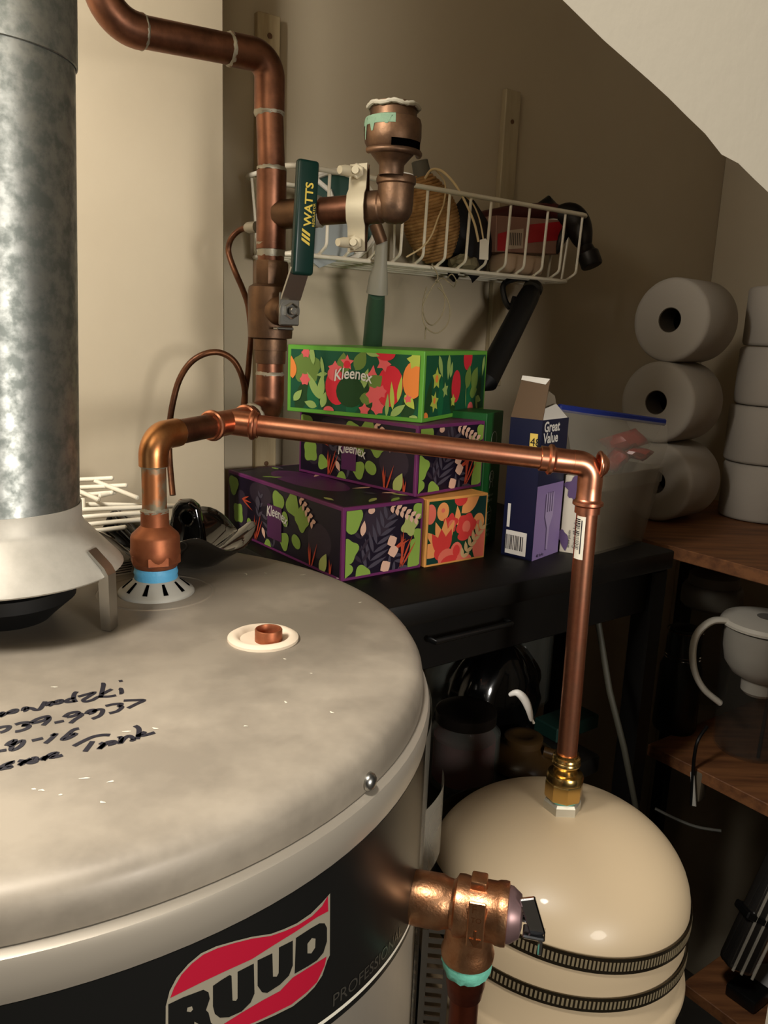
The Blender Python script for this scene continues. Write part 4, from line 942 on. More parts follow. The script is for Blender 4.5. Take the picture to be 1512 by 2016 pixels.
def carton(name, npx, rpx, z, L, h_, label, mats, longf, endf, topf, brand, left=None, b=.004):
    A = PZ(*npx, z); B = PZ(*rpx, z); e1 = (B - A); D = e1.length; e1.normalize(); e2 = V3((-e1.y, e1.x, 0))
    if left:      # far end given in the photograph: take the yaw from the long side
        e2b = (PZ(*left[0], z + h_) - PZ(*left[1], z + h_)).normalized(); e2 = (e2 * .62 + e2b * .38).normalized(); e1 = V3((e2.y, -e2.x, 0)); D = .10
        while L < .31 and 756 + FPX * (A + e2 * L + UP * h_).dot(CR) / (A + e2 * L + UP * h_).dot(CF) > left[0][0]: L += .002
        while D < .17 and 756 + FPX * (A + e1 * D).dot(CR) / (A + e1 * D).dot(CF) < rpx[0]: D += .001
    t = thing(name, A + e1 * D / 2 + e2 * L / 2, label, 'tissue box')
    obj('carton', box(A + e1 * D / 2 + e2 * L / 2 + UP * h_ / 2, (D, L, h_), e1, e2, UP, .0008, 1), mats[0], t, smooth=False)
    # long face runs from far (u=0) to the near corner; its outward normal is -e1
    if longf: lf = obj('side_print', decal(A + e2 * (L - b) + UP * b, -e2, UP, L - 2 * b, h_ - 2 * b, longf(L - 2 * b, h_ - 2 * b)), mats, t, smooth=False)
    if endf: obj('end_print', decal(A + e1 * b + UP * b, e1, UP, D - 2 * b, h_ - 2 * b, endf(D - 2 * b, h_ - 2 * b)), mats, t, smooth=False)
    if topf: obj('top_print', decal(A + e1 * b + e2 * (L - b) + UP * h_, -e2, e1, L - 2 * b, D - 2 * b, topf(L - 2 * b, D - 2 * b)), mats, t, smooth=False)
    if brand and longf:
        o_ = A + e2 * (L * (1 - brand[0])) + UP * (h_ * brand[1]) - e1 * .0022
        v, f = text2d('Kleenex', .0195, 3, 'LEFT', .0003, .12); wmx = max(a for a, _ in v)
        vs = []
        for a, b_ in v:
            arch = .0050 * (1 - ((a / wmx) * 2 - 1) ** 2) * brand[2] - brand[3] * a
            vs.append(o_ - e2 * a * .82 + UP * (b_ + arch))
        obj('brand_print', (vs, f), mats[7], lf, smooth=False)
    return A, e1, e2, D
HB = .0885
carton('tissue_box', (672, 1146), (827, 1124), ZTB, .250, HB, 'purple botanical tissue box lying in front at the bottom of the pile, nearest the heater', MP, purple_long, purple_end, purple_top, (.395, .50, 1, .06), ((450, 946), (681, 1003)))
carton('tissue_box', (835, 1118), (953, 1097), ZTB, .180, HB - .001, 'orange bordered floral tissue box at the bottom right of the pile', MO, None, orange_end, None, None, None, .0030)
z2 = ZTB + HB + .0006
carton('tissue_box', (817, 979), (947, 957), z2, .225, HB, 'purple botanical tissue box in the middle of the pile under the green one', MP, purple_long, purple_end, None, (.37, .40, 1, .0))
z3 = z2 + HB + .0006
MG7 = MG[:7] + [MG[7]] + MG[8:]
def green_carton():
    global MP
    A, e1, e2, D = carton('tissue_box', (830, 833), (952, 809), z3, .200, HB, 'green fruit patterned tissue box on top of the pile', MG, green_long, green_end, None, None, None, .0055)
    par = [o for o in bpy.data.objects if o.get('label') == 'green fruit patterned tissue box on top of the pile'][0]
    lf = [c for c in par.children if c.name.startswith('side_print')][0]
    o_ = A + e2 * (.200 * (1 - .365)) + UP * (HB * .50) - e1 * .0026
    v, f = text2d('Kleenex', .0205, 3, 'LEFT', .0003, .12); wmx = max(a for a, _ in v)
    vs = [o_ - e2 * a * .82 + UP * (b_ + .0050 * (1 - ((a / wmx) * 2 - 1) ** 2)) for a, b_ in v]
    obj('brand_print', (vs, f), MG[8], lf, smooth=False)
green_carton()
# ================================================================== GREEN CARTON, NAVY CUTLERY BOX, WHITE CARTON
A = PZ(956, 1084, ZTB); B = PZ(990, 1064, ZTB); e1 = (B - A).normalized(); e2 = V3((-e1.y, e1.x, 0)); A = A + e1 * .002 + e2 * .010
hg = .187; WG = .064
gcx = thing('green_carton', A + e1 * WG / 2 + e2 * .03, 'slim green carton with white icons standing behind the orange tissue box', 'carton')
m_gc = M('carton_green', C(26, 92, 40), .45)
obj('carton', box(A + e1 * WG / 2 + e2 * .0305 + UP * hg / 2, (WG, .058, hg), e1, e2, UP, .0008, 1), m_gc, gcx, smooth=False)
fo = A + e1 * .030 - e2 * .0002 + e2 * .0015 - e2 * .0003
def ring2(x, y, r, w_, n=18): return ([fo + e1 * (x + (r if k % 2 else r - w_) * math.cos(2 * math.pi * (k // 2) / n)) + UP * (y + (r if k % 2 else r - w_) * math.sin(2 * math.pi * (k // 2) / n)) for k in range(2 * n)], [(2 * k, 2 * k + 1, (2 * k + 3) % (2 * n), (2 * k + 2) % (2 * n)) for k in range(n)])
fo = fo - e2 * .0006
obj('icon_print', join(ring2(0, .098, .0085, .0016), ring2(0, .098, .0045, .0012), ribbon([fo + e1 * -.004 + UP * .090, fo + e1 * -.006 + UP * .082], .0014, -e2), ribbon([fo + e1 * .004 + UP * .090, fo + e1 * .006 + UP * .082], .0014, -e2),
    text3d('Premium', .0062, fo - e1 * .012 + UP * .070, e1, UP), text3d('Quality', .0062, fo - e1 * .010 + UP * .063, e1, UP),
    ribbon([fo + e1 * x + UP * y for x, y in ((-.008, .048), (-.008, .030), (.008, .030), (.008, .048), (-.008, .048), (0, .056), (.008, .048))], .0014, -e2), ring2(0, .040, .0042, .0011),
    text3d('Value', .0062, fo - e1 * .008 + UP * .020, e1, UP), text3d('Pack', .0062, fo - e1 * .006 + UP * .013, e1, UP), ring2(.0, .150, .011, .0012)), M('pale_print', C(196, 206, 186), .5), gcx, smooth=False)
A = PZ(1046, 1105, ZTB); B = PZ(1097, 1086, ZTB); Cc = PZ(986, 1062, ZTB)
e1 = (B - A); Dn = e1.length; e1.normalize(); e2 = V3((-e1.y, e1.x, 0)); Ln = .04
while Ln < .14 and 756 + FPX * (A + e2 * Ln).dot(CR) / (A + e2 * Ln).dot(CF) > 987: Ln += .001
hn = .186; mn = [M('navy_carton', C(16, 22, 52), .4), M('print_white3', C(222, 218, 210), .5), M('lavender', C(140, 118, 168), .5), M('fork_pale', C(168, 150, 190), .5), M('print_yellow', C(226, 196, 96), .5), M('print_black', C(16, 16, 22), .5), M('kraft_inside', C(96, 76, 56), .8), M('fork_dark', C(78, 60, 100), .5)]
nb = thing('cutlery_carton', A + e1 * Dn / 2 + e2 * Ln / 2, 'torn-open navy carton with a lavender fork picture standing on the table', 'carton')
# open-topped shell
th_ = .0012; gs = []
gs.append(box(A + e1 * Dn / 2 + e2 * Ln / 2 + UP * .001, (Dn, Ln, .002), e1, e2))
gs.append(box(A + e1 * Dn / 2 + e2 * th_ / 2 + UP * hn / 2, (Dn, th_, hn), e1, e2))
gs.append(box(A + e1 * Dn / 2 + e2 * (Ln - th_ / 2) + UP * hn / 2, (Dn, th_, hn), e1, e2))
gs.append(box(A + e1 * th_ / 2 + e2 * Ln / 2 + UP * hn / 2, (th_, Ln - 2 * th_, hn), e1, e2))
gs.append(box(A + e1 * (Dn - th_ / 2) + e2 * Ln / 2 + UP * hn / 2, (th_, Ln - 2 * th_, hn), e1, e2))
obj('carton', join(*gs), mn[0], nb, smooth=False)
# flaps: lid flap folded up and back, torn end flap
t0 = A + UP * hn; pA = t0 + e1 * .001; pB = t0 + e1 * .001 + e2 * Ln
lift = (e1 * .40 + UP * .92).normalized()
obj('lid_flap', prism([pA, pB, pB + lift * .058 , pA + lift * .056 + e2 * .006], -e1 * .0012), mn[6], nb, smooth=False)
obj('flap_edge', prism([pB + lift * .058 - e1 * .0014, pA + lift * .056 + e2 * .006 - e1 * .0014, pA + lift * .048 + e2 * .010 - e1 * .0014, pB + lift * .052 - e1 * .0014], -e1 * .0006), mn[1], nb, smooth=False)
obj('end_flap', prism([t0 + e1 * .002, t0 + e1 * (Dn - .004), t0 + e1 * (Dn * .72) + UP * .018 + e2 * .010, t0 + e1 * .006 + UP * .012 + e2 * .006], e2 * .0012), mn[1], nb, smooth=False)
obj('torn_liner', prism([t0 + e1 * Dn * .35 + e2 * .012, t0 + e1 * Dn * .9 + e2 * .012, t0 + e1 * Dn * .80 + UP * .028 + e2 * .016, t0 + e1 * Dn * .62 + UP * .034 + e2 * .018, t0 + e1 * Dn * .45 + UP * .022 + e2 * .016], e2 * .001), M('torn_wrap', C(150, 138, 120), .3, alpha=.6), nb, smooth=False)
fo = A - e2 * .0005          # narrow end (right) face
gs = [mi(text3d('Great', .0185, fo + e1 * .0050 + UP * .1705, e1, UP, 'LEFT', .0005, .95), 1), mi(text3d('Value', .0185, fo + e1 * .0050 + UP * .1560, e1, UP, 'LEFT', .0005, .95), 1), mi(text3d('FORKS', .007, fo + e1 * .006 + UP * .126, e1, UP), 2)]
lv_ = [(0, .0), (Dn, .0), (Dn, .100), (0, .100)]
def onf(pl, k, m_, of=fo, U=e1, N=-e2):
    return [of + U * x + UP * y + N * (.00006 * k) for x, y in pl], [tuple(range(len(pl)))], [m_]
cx_ = Dn * .52
fork = [(cx_ - .002, .010), (cx_ + .002, .010), (cx_ + .0030, .040), (cx_ + .0105, .056), (cx_ + .0105, .088), (cx_ - .0105, .088), (cx_ - .0105, .056), (cx_ - .0030, .040)]
gs += [onf(lv_, 1, 2), onf([(x - .0025, y - .001) for x, y in fork], 2, 7), onf(fork, 3, 3)]
for k in range(3): gs.append(onf([(cx_ - .0068 + k * .0058, .062), (cx_ - .0046 + k * .0058, .062), (cx_ - .0046 + k * .0058, .089), (cx_ - .0068 + k * .0058, .089)], 4, 7))
gs.append(mi(text3d('48 forks', .006, fo + e1 * .010 + UP * .003 - e2 * .0004, e1, UP), 5))
obj('brand_lettering', join(*gs[:2]), mn, nb, smooth=False)
obj('product_lettering', gs[2], mn, nb, smooth=False)
obj('fork_panel', join(*gs[3:]), mn, nb, smooth=False)
fo2 = A + e2 * Ln - e1 * .0005     # long (left) face, seen from its far end to the near corner
U2 = -e2
gs = []
for pl, k, m_ in (([(Ln * .66, .143), (Ln * .90, .143), (Ln * .90, .168), (Ln * .66, .168)], 1, 4), ([(.006, .004), (Ln * .80, .004), (Ln * .80, .036), (.006, .036)], 1, 1), ([(.006, .040), (Ln * .22, .040), (Ln * .22, .072), (.006, .072)], 1, 1)):
    gs.append(onf(pl, k, m_, fo2, U2, -e1))
rn = random.Random(8); x = Ln * .10
while x < Ln * .72:
    t_ = rn.choice((.0006, .0012, .0018)); gs.append(onf([(x, .010), (x + t_, .010), (x + t_, .030), (x, .030)], 3, 5, fo2, U2, -e1)); x += t_ + rn.choice((.0008, .0014))
gs.append(mi(text3d('48', .015, fo2 + U2 * Ln * .68 + UP * .152 - e1 * .0004, U2, UP), 5)); gs.append(mi(text3d('count', .006, fo2 + U2 * Ln * .69 + UP * .145 - e1 * .0004, U2, UP), 5))
_g = gs
obj('count_badge', join(_g[0], *_g[-2:]), mn, nb, smooth=False)
obj('barcode_label', join(_g[1], *_g[3:-2]), mn, nb, smooth=False)
obj('info_label', _g[2], mn, nb, smooth=False)
# white carton with purple splash, tucked between navy carton and bin
A = PZ(1100, 1086, ZTB); B = PZ(1150, 1094, ZTB); e1w = (B - A).normalized(); e2w = V3((-e1w.y, e1w.x, 0)); Wd = (B - A).length
wb = thing('white_carton', A + e1w * Wd / 2 + e2w * .02, 'white carton with purple splashes and a column of small print beside the navy carton', 'carton')
hw = .108
obj('carton', box(A + e1w * Wd / 2 + e2w * .0105 + UP * hw / 2, (Wd, .02, hw), e1w, e2w, UP, .0008, 1), M('carton_white', C(206, 198, 180), .6), wb, smooth=False)
fo = A - e2w * .0005
m_pur = M('splash_purple', C(92, 72, 110), .5)
obj('splash_print', join(*[onf(pl, k, 0, fo, e1w, -e2w) for k, pl in enumerate((lobes(.016, .092, .014, 5, .4, .22), leaf(.010, .088, .030, .003, R_(-62)), leaf(.020, .088, .026, .0028, R_(-38)), leaf(.004, .03, .028, .006, R_(-80)), lobes(.002, .024, .007, 4, 0, .2)))]), m_pur, wb, smooth=False)
obj('small_print', join(text3d('Count 48 forks', .0065, fo + e1w * .022 + UP * .008 - e2w * .0004, UP, -e1w), text3d('white plastic', .0050, fo + e1w * .014 + UP * .008 - e2w * .0004, UP, -e1w), ribbon([fo + e1w * .026 + UP * .006 - e2w * .0004, fo + e1w * .026 + UP * .066 - e2w * .0004], .0006, -e2w)), m_ink, wb, smooth=False)
# ================================================================== BIN AND ZIP BAG
b0_ = PZ(1178, 1092, ZTB); b1_ = PZ(1272, 1066, ZTB); u1 = (b1_ - b0_).normalized(); u2 = V3((-u1.y, u1.x, 0)); wl = (b1_ - b0_).length + .01
bin_ = thing('storage_bin', b0_ + u1 * wl / 2 + u2 * .07, 'translucent plastic bin holding a zip bag on the black table', 'bin')
def tub(c0_, u1, u2, w0, d0, w1, d1, h_, t_):
    def ringr(w_, d_, z, rr=.012, n=5):
        out = []
        for sx, sy, a0_ in ((1, 1, 0), (-1, 1, 90), (-1, -1, 180), (1, -1, 270)):
            for k in range(n):
                a = math.radians(a0_ + 90 * k / (n - 1)); out.append(c0_ + u1 * (sx * (w_ / 2 - rr) + rr * math.cos(a)) + u2 * (sy * (d_ / 2 - rr) + rr * math.sin(a)) + UP * z)
        return out
    rs = [ringr(w0, d0, 0), ringr(w1, d1, h_ * .80), ringr(w1 + .004, d1 + .004, h_ * .82), ringr(w1 + .004, d1 + .004, h_), ringr(w1 - t_, d1 - t_, h_), ringr(w0 - t_, d0 - t_, t_)]
    n = len(rs[0]); vs = [p for r in rs for p in r]; fs = []
    for i in range(len(rs) - 1):
        for k in range(n): fs.append((i * n + k, i * n + (k + 1) % n, (i + 1) * n + (k + 1) % n, (i + 1) * n + k))
    fs.append(tuple(reversed(range(n)))); fs.append(tuple((len(rs) - 1) * n + k for k in range(n)))
    return vs, fs
bcen = b0_ + u1 * (wl / 2 - .010) + u2 * .062
obj('tub', tub(bcen, u1, u2, wl, .120, wl + .028, .140, .112, .003), m_frost, bin_, smooth=40)
zb_ = thing('zip_bag', bcen + UP * .02, 'clear zip bag with a blue closure and red packets inside the plastic bin', 'zip bag')
q0 = P(1103, 803, 1.15); q1 = P(1312, 832, 1.24)
rows = []
for j in range(9):
    f = j / 8; row = []
    for i in range(13):
        g_ = i / 12; tp_ = q0.lerp(q1, g_); bt = bcen + u1 * (wl * (g_ - .5) * .92) + u2 * -.03 + UP * .030
        q = tp_.lerp(bt, f); q = q + u2 * (.012 * math.sin(5 * g_ + 3 * f) * math.sin(math.pi * f)) - u2 * .018 * math.sin(math.pi * f)
        row.append(q)
    rows.append(row)
vs = [p for r in rows for p in r]; fs = []
for j in range(8):
    for i in range(12): a = j * 13 + i; fs.append((a, a + 1, a + 14, a + 13))
bg = obj('bag_front', (vs, fs), m_zip, zb_, smooth=80)
vs2 = [p + u2 * (.006 + .03 * math.sin(math.pi * (k // 13) / 8)) for k, p in enumerate(vs)]
obj('bag_back', (vs2, [tuple(reversed(f)) for f in fs]), m_zip, zb_, smooth=80)
dz_ = (q1 - q0).normalized(); nz_ = u2
obj('blue_closure', box((q0 + q1) / 2 + u2 * .003, ((q1 - q0).length, .008, .0105), dz_, u2, u2.cross(dz_) * -1, .002, 1), m_zipb, zb_, smooth=False)
m_redp = M('red_wrapper', C(150, 44, 38), .3)
rn = random.Random(9)
for k, (px, py, dd, rx, ry, rot) in enumerate(((1232, 868, 1.20, .032, .018, .5), (1250, 890, 1.205, .028, .012, -.5), (1215, 905, 1.19, .022, .016, .9), (1225, 885, 1.21, .03, .012, 1.6))):
    c_ = P(px, py, dd); vs, fs = [], []
    for j in range(5):
        for i in range(7):
            x_, y_ = (i / 6 - .5) * 2, (j / 4 - .5) * 2
            cx2, cy2 = x_ * math.cos(rot) - y_ * math.sin(rot) * .7, x_ * math.sin(rot) + y_ * math.cos(rot) * .7
            vs.append(c_ + CR * cx2 * rx + CU * cy2 * ry + CF * (rn.uniform(-.004, .004) + .006 * (x_ * x_ + y_ * y_)))
    for j in range(4):
        for i in range(6): a = j * 7 + i; fs.append((a, a + 1, a + 8, a + 7))
    o = obj('red_packet', (vs, fs), m_redp, None, smooth=30, label=['crumpled red packet at the top of the zip bag', 'crumpled red packet at the right of the zip bag', 'crumpled red packet low in the zip bag beside the pipe elbow', 'crumpled red packet in the middle of the zip bag'][k], cat='packet', group='red packets in the zip bag')
    md = o.modifiers.new('s', 'SOLIDIFY'); md.thickness = .003
# ================================================================== WIRE BASKET ON THE WALL
SB0, SB1 = 1.062, .930          # back and front (s2)
sL, sR = .520, 1.072
zTb, zBt = .196, .094
bk = thing('wire_basket', S(.8, 1.0, zBt), 'white wire basket hung on the pine cleats above the tissue boxes', 'basket')
rW, rT = .0021, .0034
def rr_(pts, r=.012): return fillet(pts, r, 5)
top = rr_([S(sL + .01, SB0, zTb), S(sL, SB0, zTb), S(sL, SB1 + .0, zTb - .004), S(sR, SB1, zTb - .004), S(sR, SB0, zTb), S(sR - .01, SB0, zTb)], .02)[1:-1]
top = fillet([S(.8, SB0, zTb), S(sL, SB0, zTb), S(sL, SB1, zTb), S(sR, SB1, zTb), S(sR, SB0, zTb), S(.8, SB0, zTb)], .022, 6)
obj('rim_wire', sweep(top, rT, 10), m_wirew, bk)
SBf = SB1 + .022
low_ = fillet([S(.8, SB0, zBt), S(sL + .012, SB0, zBt), S(sL + .012, SBf, zBt), S(sR - .012, SBf, zBt), S(sR - .012, SB0, zBt), S(.8, SB0, zBt)], .018, 6)
obj('base_wire', sweep(low_, rT * .85, 10), m_wirew, bk)
N = 14
src = None
for k in range(N):
    s1 = sL + .018 + (sR - sL - .036) * k / (N - 1)
    path = fillet([S(s1, SB1 + .002, zTb), S(s1, SB1 + .006, zBt + .012), S(s1, SBf + .004, zBt + .002), S(s1, SB0 - .002, zBt + .002), S(s1, SB0 - .002, zTb)], .009, 4)
    obj('rod', sweep(path, rW, 8), m_wirew, bk)
for k in range(3):
    s2 = SBf + (SB0 - SBf) * (k + 1) / 4
    obj('rod', sweep([S(sL + .012, s2, zBt), S(sR - .012, s2, zBt)], rW, 8), m_wirew, bk)
for s1, sg in ((sL, 1), (sR, -1)):
    for k in range(3):
        s2 = SBf + (SB0 - SBf) * (k + .6) / 3.4
        obj('rod', sweep([S(s1 + sg * .001, s2, zTb), S(s1 + sg * .012, s2, zBt)], rW, 8), m_wirew, bk)
# ---- things in the basket
ZF = zBt + .0045
# green and white spool
sp_c = PS(662, 428, 1.000)
sp_ax = (-D2 * .9 + D1 * -.35).normalized()
spn = thing('ribbon_spool', sp_c - UP * .05, 'dark green spool with white spokes leaning in the left end of the basket', 'spool')
Rs = .058
m_dkg = M('spool_green', C(10, 58, 46), .4)
obj('disc', lathe([(0, 0), (Rs - .002, 0), (Rs - .002, .006), (0, .006)], sp_c, sp_ax, 36), m_dkg, spn)
uu, vv = frame(sp_ax)
obj('rim', sweep([sp_c + sp_ax * .007 + (uu * math.cos(a) + vv * math.sin(a)) * Rs for a in [2 * math.pi * k / 40 for k in range(40)]], .0045, 8, closed=True), m_white, spn)
for k in range(6):
    a = 2 * math.pi * k / 6 + .35; d = uu * math.cos(a) + vv * math.sin(a); d2 = uu * math.cos(a + .26) + vv * math.sin(a + .26)
    obj('spoke', sweep([sp_c + sp_ax * .008 + d * .012, sp_c + sp_ax * .008 + d * Rs * .62], .0036, 8), m_white, spn)
    obj('spoke', sweep([sp_c + sp_ax * .008 + d * Rs * .60, sp_c + sp_ax * .008 + d2 * Rs], .0034, 8), m_white, spn)
q = PS(655, 478, .975)
obj('folded_card', prism([q + D1 * x + UP * z for x, z in ((-.045, .026), (.030, .030), (.040, .012), (.034, -.012), (-.02, -.034), (-.045, -.018))], D2 * .002), M('pale_blue_card', C(150, 156, 156), .6), None, smooth=False, label='pale blue-grey card below the side branch pipe in the basket', cat='card')
# jute twine cone
tc_ = PS(848, 432, 1.000); tax = (UP * .95 - D1 * .30 + D2 * .02).normalized()
tw = thing('twine_ball', tc_ - UP * .06, 'tan jute twine wound into an egg-shaped ball in the basket', 'twine')
uu, vv = frame(tax); hel = []
NT = 27; NS = 22
for k in range(NT * NS + 1):
    t = k / (NT * NS); a = 2 * math.pi * k / NS; h_ = -.060 + .124 * t; r = .040 * math.sin(math.pi * (.10 + .86 * t)) ** .75
    hel.append(tc_ + tax * h_ + (uu * math.cos(a) + vv * math.sin(a)) * r)
m_jute = M('jute', C(176, 134, 82), .85, bump=(300, .7, .002), var=(C(146, 106, 58), 60, .4, .6))
obj('winding', sweep(hel, .0030, 7), m_jute, tw, smooth=80)
obj('inner_ball', lathe([(0, -.060)] + [(.037 * math.sin(math.pi * (.10 + .86 * k / 20)) ** .75, -.060 + .124 * k / 20) for k in range(21)] + [(0, .064)], tc_, tax, 28), m_jute, tw)
obj('core_tube', seg2(tc_ + tax * .060, tc_ + tax * .080, [(.010, 0), (.013, .001), (.012, .022), (.010, .023), (0, .022)], 20), M('grey_core', C(96, 92, 82), .7), tw)
m_str = M('pale_string', C(206, 182, 138), .8)
obj('loose_end', sweep(smoothp([P(*q) for q in ((836, 352, 1.16), (850, 334, 1.155), (872, 338, 1.15), (898, 366, 1.15), (918, 402, 1.155), (934, 440, 1.16), (942, 476, 1.17))], 6), .0017, 8), m_str, tw)
obj('loose_end', sweep(smoothp([P(*q) for q in ((858, 334, 1.16), (876, 360, 1.17), (874, 400, 1.165), (862, 430, 1.15), (850, 462, 1.14), (832, 486, 1.13), (800, 506, 1.12))], 6), .0012, 8), m_str, tw)
obj('loose_end', sweep(smoothp([P(*q) for q in ((905, 376, 1.16), (930, 400, 1.17), (944, 432, 1.18), (952, 474, 1.175))], 6), .0012, 8), m_str, tw)
tgp = P(953, 494, 1.172)
obj('price_tag', prism([tgp + CR * x + CU * z for x, z in ((-.006, .016), (.002, .018), (.007, .013), (.006, -.013), (-.007, -.012))], CF * .0006), M('tag_card', C(206, 198, 182), .7), None, smooth=False, label='small white tag tied to string at the front of the basket', cat='tag')
# black pouch
pc_ = PS(918, 470, 1.000)
vs, fs = [], []
for j in range(9):
    for i in range(20):
        a = 2 * math.pi * i / 20; f = j / 8; r = (.046 * math.sin(math.pi * (.06 + .88 * f)) ** .6) * (1 + .10 * math.sin(3 * a + 2 * f))
        vs.append(pc_ + D1 * (r * 1.15 * math.cos(a)) + D2 * (r * .55 * math.sin(a)) + UP * (-.052 + .098 * f + .014 * math.sin(2 * a)))
for j in range(8):
    for i in range(20): fs.append((j * 20 + i, j * 20 + (i + 1) % 20, (j + 1) * 20 + (i + 1) % 20, (j + 1) * 20 + i))
fs += [tuple(reversed(range(20))), tuple(160 + k for k in range(20))]
obj('tool_pouch', (vs, fs), M('black_nylon', C(14, 14, 18), .6), None, smooth=60, label='lumpy black pouch in the middle of the basket behind the rods', cat='pouch')
pk_ = PS(895, 512, .985)
obj('paper_wad', (lambda g: ([v + V3((random.uniform(-.004, .004), random.uniform(-.004, .004), random.uniform(-.003, .003))) for v in g[0]], g[1]))(lathe([(0, -.012), (.014, -.011), (.024, -.003), (.021, .007), (.010, .012), (0, .014)], PS(912, 520, .975), UP, 12)), M('khaki_paper', C(120, 112, 84), .8), None, smooth=False, label='crumpled khaki paper at the bottom of the basket', cat='paper')
# red carton
ra = PS(945, 505, .985); rb = PS(1092, 500, .985)
cR = PS(1022, 466, 1.005)
rbx = thing('red_carton', cR - UP * .03, 'red and pale pink carton lying in the right half of the basket', 'carton')
dR = (D1 + UP * .06).normalized()
obj('carton', box(cR, (.150, .050, .054), dR, D2, dR.cross(D2), .001, 1), M('carton_pale', C(150, 112, 96), .5), rbx, smooth=False)
fo = cR - D2 * .0256; uR = dR.cross(D2)
mr_ = [M('carton_red', C(176, 30, 40), .45), M('carton_label', C(196, 176, 156), .6), m_ink]
gs = [([fo + dR * x + uR * z for x, z in ((-.010, -.012), (.073, -.004), (.073, .025), (-.010, .016))], [(0, 1, 2, 3)], [0]), ([fo + dR * x + uR * z for x, z in ((-.072, -.025), (-.050, -.025), (-.050, .005), (-.072, .0))], [(0, 1, 2, 3)], [0]),
      ([fo + dR * x + uR * z for x, z in ((-.050, -.022), (-.016, -.020), (-.016, .010), (-.050, .006))], [(0, 1, 2, 3)], [1])]
for k in range(7): gs.append(([fo - D2 * .0003 + dR * (-.046 + k * .004 + x) + uR * z for x, z in ((0, -.016), (.0015, -.016), (.0015, .003), (0, .003))], [(0, 1, 2, 3)], [2]))
obj('carton_print', join(*gs), mr_, rbx, smooth=False)
cB = PS(1017, 515, .985); cB = V3((cB.x, cB.y, ZF + .016))
obj('soap_bar', box(cB, (.085, .045, .030), D1, D2, UP, .008, 3), M('beige_bar', C(172, 146, 120), .6), None, smooth=30, label='rounded beige block lying under the red carton in the basket', cat='block')
# dark handled tool across the top, and the claw hammer hanging over the end
hm = thing('claw_hammer', PS(1150, 500, .96), 'dark steel claw hammer hooked over the right end of the basket', 'hammer')
m_iron = M('dark_iron', C(34, 30, 26), .45, metal=.6)
hp_ = smoothp([P(1098, 424, 1.345), P(1122, 424, 1.34), P(1138, 444, 1.335), P(1147, 470, 1.33), P(1154, 488, 1.33)], 5)
obj('hammer_head', join(sweep(hp_, [.010 + .012 * math.sin(math.pi * min(1, k / (len(hp_) - 1) * .9 + .12)) for k in range(len(hp_))], 16, flat=(1, .8)), seg2(P(1152, 484, 1.33), P(1164, 518, 1.328), [(0, 0), (.0115, .001), (.0135, .010), (.0175, .014), (.0175, .034), (.016, .036), (0, .036)], 20)), m_iron, hm)
obj('claw', sweep(smoothp([P(1125, 440, 1.34), P(1106, 470, 1.345), P(1096, 500, 1.35)], 4), [.010, .0095, .009, .0085, .008, .007, .006, .004, .002], 10, flat=(1, .6)), m_iron, hm)
obj('handle', sweep([P(1130, 430, 1.345), P(1085, 415, 1.38), P(1010, 422, 1.36), P(930, 440, 1.31)], [.012, .014, .0155, .016], 16), M('dark_red_handle', C(66, 24, 22), .5), hm)
obj('handle_cap', sweep([P(1062, 408, 1.375), P(1078, 402, 1.38), P(1092, 410, 1.385)], [.008, .014, .008], 14), m_blackp, hm)
# scraper hanging behind the boxes
sc_ = thing('hanging_brush', P(735, 672, 1.12), 'brush with a frosted neck and green handle hanging below the basket', 'brush')
obj('neck', sweep([P(752, 470, 1.085), P(749, 520, 1.10), P(745, 548, 1.11), P(742, 578, 1.12)], [.0075, .009, .013, .015], 18, flat=(1, .7)), M('frosted_neck', C(146, 142, 128), .4), sc_)
obj('handle', sweep([P(742, 576, 1.12), P(739, 610, 1.145), P(733, 680, 1.20), P(731, 700, 1.21)], [.0152, .0178, .0192, .012], 18, flat=(1, .75)), M('green_handle', C(58, 84, 66), .45), sc_)
obj('ferrule', sweep([P(738, 440, 1.08), P(752, 478, 1.088)], .0085, 14), m_bronze, sc_)
# hanging string loops
hs_ = thing('string_tangle', P(855, 540, 1.14), 'thin string tangle dangling in loops below the basket', 'string')
for pts in (((850, 520), (862, 545), (848, 570), (832, 605), (836, 640), (858, 656), (880, 640), (886, 610), (876, 580), (862, 566)), ((840, 565), (832, 600), (838, 630), (852, 640), (870, 620), (876, 590), (868, 560), (858, 552)), ((856, 560), (870, 548), (884, 556), (894, 565), (898, 552)), ((838, 640), (837, 668)), ((880, 548), (890, 540), (901, 556))):
    obj('strand', sweep(smoothp([P(x, y, 1.15 + .01 * math.sin(x)) for x, y in pts], 5), .0009, 6), M('dull_string', C(150, 138, 110), .8) if not bpy.data.materials.get('dull_string') else bpy.data.materials['dull_string'], hs_)
# black cylindrical torch leaning behind the boxes
fl_ = thing('black_torch', P(960, 745, 1.24), 'long black cylindrical torch leaning from the basket down behind the cartons', 'torch')
m_tor = M('torch_black', C(8, 8, 9), .5)
pa, pb = P(1047, 572, 1.33), P(955, 752, 1.24)
L_t = (pb - pa).length
obj('barrel', seg2(pa, pb, [(0, 0), (.013, .001), (.0165, .006), (.0175, .02), (.0185, L_t * .5), (.0195, L_t), (0, L_t + .02)], 28), m_tor, fl_)
obj('end_ring', seg2(pa - (pb - pa).normalized() * .012, pb, [(0, 0), (.014, 0), (.0165, .004), (.0165, .010), (.0125, .013)], 28), M('torch_ring', C(60, 58, 52), .35, metal=.6), fl_)
obj('lanyard', sweep(smoothp([P(1052, 552, 1.33), P(1020, 548, 1.33), P(992, 560, 1.33), P(994, 590, 1.33), P(1006, 606, 1.325), P(1014, 585, 1.325)], 5), .005, 8), m_blackp, fl_)
